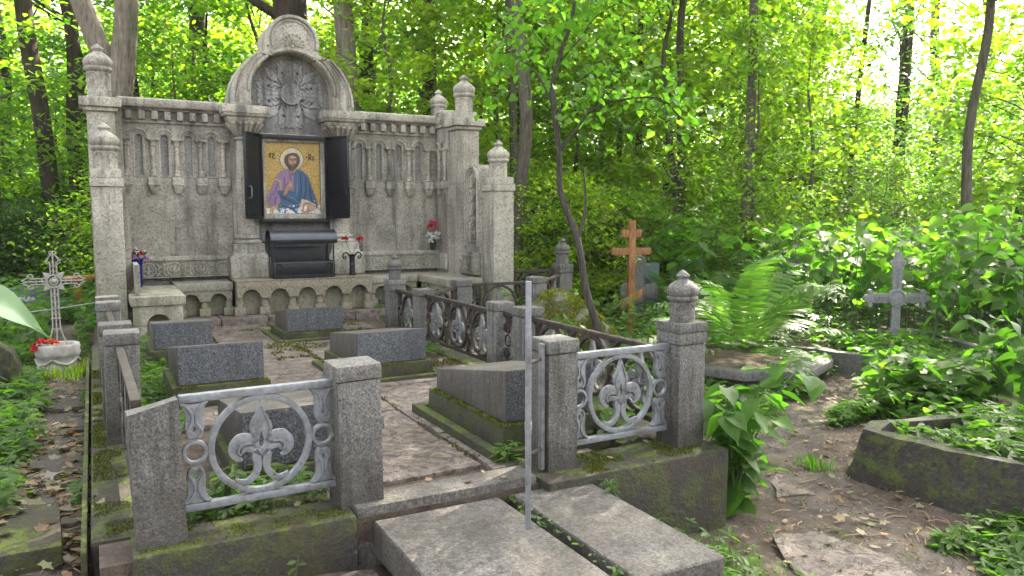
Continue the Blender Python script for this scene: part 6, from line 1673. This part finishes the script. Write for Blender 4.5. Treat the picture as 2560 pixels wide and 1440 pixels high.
big('leaning dark trunk against the bright sky at the upper right', 2335, 28, .34, 'bark_dark', lean=R3(1.1, 0)[:2], var=1, limbs=[([(0, 0, 5.2), R3(-.5, 5.8), R3(-.9, 6.6)], [.09, .06, .03])])
big('sunlit tall trunk at the right edge against the glaring sky', 2450, 32, .40, 'bark_mid', lean=R3(.3, 0)[:2], var=0)
big('thin straight black stem far behind the wooden cross, left of three', 1592, 24, .18, 'bark_dark', var=1)
big('thin straight black stem far behind the wooden cross, middle of three', 1657, 25, .19, 'bark_dark', var=0)
big('thin grey stem far behind the wooden cross, right of three', 1710, 28, .17, 'bark_mid', var=1)
big('dark trunk in the shade right of the bright maple leaves', 2250, 24, .34, 'bark_dark', var=2)
big('dark stem low in the wood between the young stem and the dark trunk', 2110, 22, .14, 'bark_dark', lean=R3(-.8, 0)[:2], var=1)

# the sapling by the boulder
sx, sy = 5.13, 7.43; gzs = G(sx, sy)
sap = thing('sapling', 'slender curving young tree with rounded green leaves beside the mossy boulder', 'tree', (sx, sy, gzs))
def S_(px, pz, b=0): 
    a = (px - 1492) / 1926 * 9.0; return R3(a, pz - gzs, b)
trk = [S_(1512, -.2), S_(1497, .10), S_(1470, .52), S_(1449, 1.08), S_(1406, 1.63), S_(1402, 2.10), S_(1385, 2.77), S_(1400, 3.13), S_(1432, 3.6), S_(1440, 4.1), S_(1455, 5.0)]
lb = [(trk, [.052, .045, .042, .036, .032, .027, .022, .018, .012]),
      ([S_(1447, 1.06), S_(1462, 1.28), S_(1468, 1.52), S_(1462, 1.9)], [.026, .02, .016, .008]),
      ([S_(1404, 2.10), S_(1440, 2.32), S_(1480, 2.56), S_(1535, 2.66), S_(1640, 2.70), S_(1690, 2.52), S_(1730, 2.3)], [.022, .018, .015, .012, .009, .005]),
      ([S_(1395, 2.5), S_(1350, 2.95), S_(1300, 3.15), S_(1265, 3.2)], [.014, .011, .008, .004]), ([S_(1388, 3.0), S_(1360, 3.3), S_(1310, 3.55)], [.012, .009, .004]),
      ([S_(1402, 3.1), S_(1450, 3.35), S_(1490, 3.6), S_(1560, 3.8)], [.012, .009, .007, .004]), ([S_(1395, 2.45), S_(1430, 2.8), S_(1500, 3.05)], [.011, .008, .004]),
      ([S_(1500, 2.6), S_(1515, 2.8), S_(1530, 3.0)], [.008, .006, .003]), ([S_(1430, 3.5), S_(1380, 3.8), S_(1330, 4.0)], [.010, .007, .003])]
link('trunk', limb_mesh('trunk', lb, 'bark_sap'), sap)
rs2 = np.random.RandomState(31); CP = []
for P, r in lb[2:]:
    Q = np.array(catm(P, 6)); 
    for q in Q[8:]: CP += [q + rs2.normal(0, .14, 3) + np.array([0, 0, .08]) for _ in range(2)]
Q = np.array(catm(trk[6:], 8)); CP += [q + rs2.normal(0, .28, 3) for q in Q for _ in range(3)]
for _ in range(60): CP.append(np.array(S_(rs2.uniform(1200, 1620), rs2.uniform(3.0, 4.4), rs2.normal(0, .5))))
CP = np.array(CP); n = 950; c = CP[rs2.randint(0, len(CP), n)] + rs2.normal(0, .11, (n, 3)); a = rs2.uniform(0, 2 * PI, n)
lme = leaf_mesh('leaf_mass', c[300:], np.stack([np.cos(a), np.sin(a), rs2.normal(-.6, .3, n)], 1)[300:], np.stack([rs2.normal(0, .4, n), rs2.normal(0, .4, n), np.ones(n)], 1)[300:], rs2.uniform(.075, .125, n)[300:], 'heart', 'leaf_sapling')
link('leaf_mass', lme, sap, kind='stuff')
for i in range(300):                                   # the leaves that can be told apart
    o = link('leaf', leafobj('heart', 'leaf_sapling', i % 4), sap)
    d = Vector((math.cos(a[i]), math.sin(a[i]), rs2.normal(-.6, .3))).normalized(); upv = Vector((rs2.normal(0, .35), rs2.normal(0, .35), 1)); b = upv.cross(d).normalized(); s = rs2.uniform(.075, .125)
    o.matrix_local = Matrix.Translation(Vector(c[i])) @ Matrix((d, b, d.cross(b))).transposed().to_4x4() @ Matrix.Diagonal((s, s, s, 1))

# young trees that stand out on the right
x, y = at(2030, 17); tree('young_tree', 'thin straight young maple with glowing yellow leaves in the right middle of the wood', (x, y, G(x, y)), U[2], .62, 1.0, None, None, 1.15)
x, y = at(1880, 14.5); tree('young_tree', 'tall feathery light green young tree right of the sapling', (x, y, G(x, y)), U[1], .72, 2.0, None, None, 1.15)
x, y = at(960, 15.5); tree('young_tree', 'young maple with yellow leaves just behind the wall, right of the arch', (x, y, G(x, y)), U[2], .75, 2.6)
x, y = at(1120, 16.5); tree('young_tree', 'yellow leaved young maple behind the domed pillars of the right wing', (x, y, G(x, y)), U[2], .70, .6)
x, y = at(610, 21); tree('young_tree', 'bright young tree behind the left shoulder of the arch', (x, y, G(x, y)), U[0], .82, 1.7)
x, y = at(430, 21.5); tree('young_tree', 'leafy young tree behind the left arcade of the wall', (x, y, G(x, y)), U[1], .80, .3)
for px, d, v, s, lab in ((2238, 23.5, 3, 1.0, 'dark green young tree standing between the two bright sky gaps'), (2548, 18.5, 3, 1.02, 'dense dark young tree closing the right edge of the picture'), (2010, 21, 0, 1.05, 'tall leafy young tree left of the bright sky gaps'), (2390, 27, 1, .85, 'light young tree in front of the leaning dark trunk')):
    x, y = at(px, d); tree('young_tree', lab, (x, y, G(x, y)), U[v], s, px * .01)
for i, (px, d, b, s, lab) in enumerate(((1400, 13.6, 2, 1.05, 'rounded yellow green shrub behind the far finial post'), (1500, 14.8, 0, 1.15, 'leafy shrub behind the sapling trunk'), (1335, 15.5, 2, 1.2, 'bright shrub right of the low right pillar'), (1600, 15.5, 0, 1.0, 'shrub behind the wooden cross'),
     (90, 15.5, 1, 1.0, 'dark green rounded bush left of the wall behind the openwork cross'), (-20, 16, 1, 1.1, 'dark bush at the left edge of the picture'), (185, 15.2, 2, .62, 'small yellow green bush beside the left low pillar'), (30, 20, 0, 1.2, 'light green bush below the dark trunks on the left'))):
    x, y = at(px, d); tree('shrub', lab, (x, y, G(x, y)), BU[b], s, i * 1.3, None, cat='shrub')

# the wood behind, tree after tree
rs = np.random.RandomState(5); placed = []
def free(x, y, m):
    if -2 < x < 7 and y < 13.2: return False
    return all((x - a) ** 2 + (y - b) ** 2 > m * m for a, b in placed)
k = 0
for ring0, ring1, n, mind in ((19, 26, 22, 2.7), (26, 36, 32, 3.1), (36, 54, 34, 3.9)):
    got = 0
    for _ in range(2000):
        if got >= n: break
        a = rs.uniform(-37, 40); r = rs.uniform(ring0, ring1); x, y = r * math.cos(FWD + rad(a)), r * math.sin(FWD + rad(a))
        if not free(x, y, mind): continue
        s = rs.uniform(.85, 1.25) * (1.25 if r > 26 else 1)
        if -33 < a < -22: s = min(s, (r * .156 + 1.9) / 7.5)          # open sky on the upper right
        placed.append((x, y)); got += 1; vi = int(rs.choice(5, p=[.34, .28, .18, .05, .15]))
        tree('forest_tree', 'leafy young tree in the wood behind the graves', (x, y, G(x, y)), U[vi], s, rs.uniform(0, 6), 'young trees filling the wood')
got = 0
for _ in range(600):
    if got >= 34: break
    a = rs.uniform(-36, 40); r = rs.uniform(13.5, 30); x, y = r * math.cos(FWD + rad(a)), r * math.sin(FWD + rad(a))
    if -3 < x < 8 and y < 13.5: continue
    got += 1; tree('forest_shrub', 'leafy shrub on the floor of the wood behind the graves', (x, y, G(x, y)), BU[int(rs.choice(3, p=[.45, .2, .35]))], rs.uniform(.8, 1.3), rs.uniform(0, 6), 'shrubs on the wood floor', cat='shrub')
FEAT = [(-400, 'dark trunks at the far left'), (250, 'pale forked tree'), (470, 'left arcade of the wall'), (700, 'round arch'), (960, 'right arcade of the wall'), (1150, 'right wing pillars'), (1330, 'thin sapling'), (1520, 'wooden cross'), (1700, 'corner finial post'), (1830, 'big fern'), (2020, 'ornate grey cross'), (2300, 'bright sky gap'), (2450, 'right picture edge')]
def relabel(kind, what):
    L = {}
    for o in COL.objects:
        if o.get('category') and o.name.split('.')[0] == kind:
            v = Vector(o.location) - Vector((0, 0, CAM_H)); d = v.x * math.cos(FWD) + v.y * math.sin(FWD); p = 1280 + 1926 * (v.x * math.sin(FWD) - v.y * math.cos(FWD)) / max(d, .1)
            f = [n for q, n in FEAT if p >= q]; L.setdefault(f[-1] if f else 'far left picture edge', []).append((d, o))
    for f, l in L.items():
        l.sort(key=lambda q: q[0])
        for i, (d, o) in enumerate(l):
            r = 'only' if len(l) == 1 else ('nearest', 'second nearest', 'third nearest', 'fourth nearest', 'fifth nearest', 'sixth nearest', 'seventh nearest', 'eighth nearest', 'ninth nearest', 'tenth nearest', 'eleventh nearest', 'twelfth nearest', 'thirteenth nearest', 'fourteenth nearest', 'fifteenth nearest', 'sixteenth nearest', 'seventeenth nearest', 'eighteenth nearest', 'nineteenth nearest', 'twentieth nearest')[min(i, 19)] if i < len(l) - 1 else 'farthest'
            o['label'] = what % (r, f)
relabel('forest_tree', '%s leafy young tree in the wood behind the %s')
relabel('forest_shrub', '%s leafy shrub of the wood floor behind the %s')
# high trees whose crowns shade the plot, standing sunward
ux, uy = math.cos(SUN_AZ), math.sin(SUN_AZ)
for s_, t_ in SHADE:
    x, y = 1.6 + s_ * ux - t_ * uy, 6 + s_ * uy + t_ * ux
    tree('tall_tree', 'tall tree with a high crown on the sunny side of the graves', (x, y, G(x, y)), CN[int(rs.randint(0, 3))], rs.uniform(.85, 1.1), rs.uniform(0, 6), 'tall trees sunward of the plot')
relabel('tall_tree', '%s slim high crowned tree in line with the %s')
# the far wood reads as one mass
def far_wood():
    rs = np.random.RandomState(8); n = 30000; ncl = 900
    a = rs.uniform(-40, 42, ncl); r = rs.uniform(52, 85, ncl); h = rs.uniform(0, 1, ncl) ** .8 * 24
    gap = (a < -21.5) & (a > -33); h[gap] = np.minimum(h[gap], 4.5 + rs.uniform(0, 4.0, gap.sum()))
    C = np.stack([r * np.cos(FWD + np.radians(a)), r * np.sin(FWD + np.radians(a)), h], 1)
    i = rs.randint(0, ncl, n); P = C[i] + rs.normal(0, 1, (n, 3)) * np.array([1.5, 1.5, .9]); b = rs.uniform(0, 2 * PI, n)
    T = np.stack([np.cos(b), np.sin(b), rs.normal(-.2, .4, n)], 1); N = np.stack([rs.normal(0, .6, n), rs.normal(0, .6, n), np.ones(n)], 1)
    link('far_wood', leaf_mesh('far_wood', P, T, N, rs.uniform(.35, .7, n), 'oval', 'leaf_maple'), kind='stuff')
far_wood()

# knotweed thicket on the right: the near plants one by one, the rest as one mass
rs = np.random.RandomState(21); kp = []
for _ in range(400):
    if len(kp) >= 26: break
    x, y = rs.uniform(8.6, 13.5), rs.uniform(3.6, 9.4)
    if x * .9 + y * .35 < 10.2 or not all((x - a) ** 2 + (y - b) ** 2 > .35 for a, b in kp): continue
    kp.append((x, y))
kp += [(8.9, 3.3), (8.2, 2.9), (9.6, 4.4), (8.6, 4.1), (9.9, 3.7), (10.4, 5.0)]
for i, (x, y) in enumerate(sorted(kp)):
    leafy_plant('knotweed', 'tall knotweed plant with broad heart shaped leaves in the thicket on the right', 'plant', (x, y, G(x, y)), stems_at(3, rs.uniform(1.2, 1.75), .4, 400 + i), size=(.17, .27), per=8, seed=500 + i, group='knotweed plants of the thicket', droop=.4, first=.35)
def knot_mass():
    rs = np.random.RandomState(22); n = 9000
    x = rs.uniform(8.8, 22, n * 3); y = rs.uniform(2.5, 14, n * 3); k = (x * .9 + y * .35 > 10.6) & (dist_poly(x, y, [(9.5, 9.5), (13, 13)]) > .5)
    x, y = x[k][:n], y[k][:n]; n = len(x)
    top = np.array([1.7 + .6 * mnoise.noise(Vector((a * .8, b * .8, 2))) for a, b in zip(x, y)])
    z = gz(x, y) + top * rs.uniform(.15, 1, n) ** .55; a = rs.uniform(0, 2 * PI, n)
    T = np.stack([np.cos(a), np.sin(a), rs.normal(-.45, .3, n)], 1); N = np.stack([rs.normal(0, .4, n), rs.normal(0, .4, n), np.ones(n)], 1)
    link('knotweed_mass', leaf_mesh('knotweed_mass', np.stack([x, y, z], 1), T, N, rs.uniform(.14, .25, n), 'heart', 'leaf_broad'), kind='stuff')
    bm = B()
    for i in range(0, n, 22): tube(bm, [(x[i], y[i], float(gz(x[i], y[i]))), (x[i] + .05, y[i], z[i] * .5), (x[i], y[i], z[i])], .009, 4)
    obj('knotweed_stems', bm, 'stem', kind='stuff')
knot_mass()

relabel('knotweed', '%s tall broad leaved thicket plant in line with the %s')

# ------------------------------------------------------------------ thin haze volume added for a glare veil and softer distance
bm = B(); box(bm, -152, 192, -62, 192, -3.2, 32)
hm = bpy.data.materials.new('haze'); hm.use_nodes = True
ht = hm.node_tree; ht.nodes.remove(ht.nodes['Principled BSDF'])
pv = ht.nodes.new('ShaderNodeVolumePrincipled'); pv.inputs['Color'].default_value = (.93, .95, .90, 1); pv.inputs['Density'].default_value = .0006; pv.inputs['Anisotropy'].default_value = .35
ht.links.new(pv.outputs[0], ht.nodes['Material Output'].inputs['Volume'])
obj('haze', bm, hm, kind='stuff')
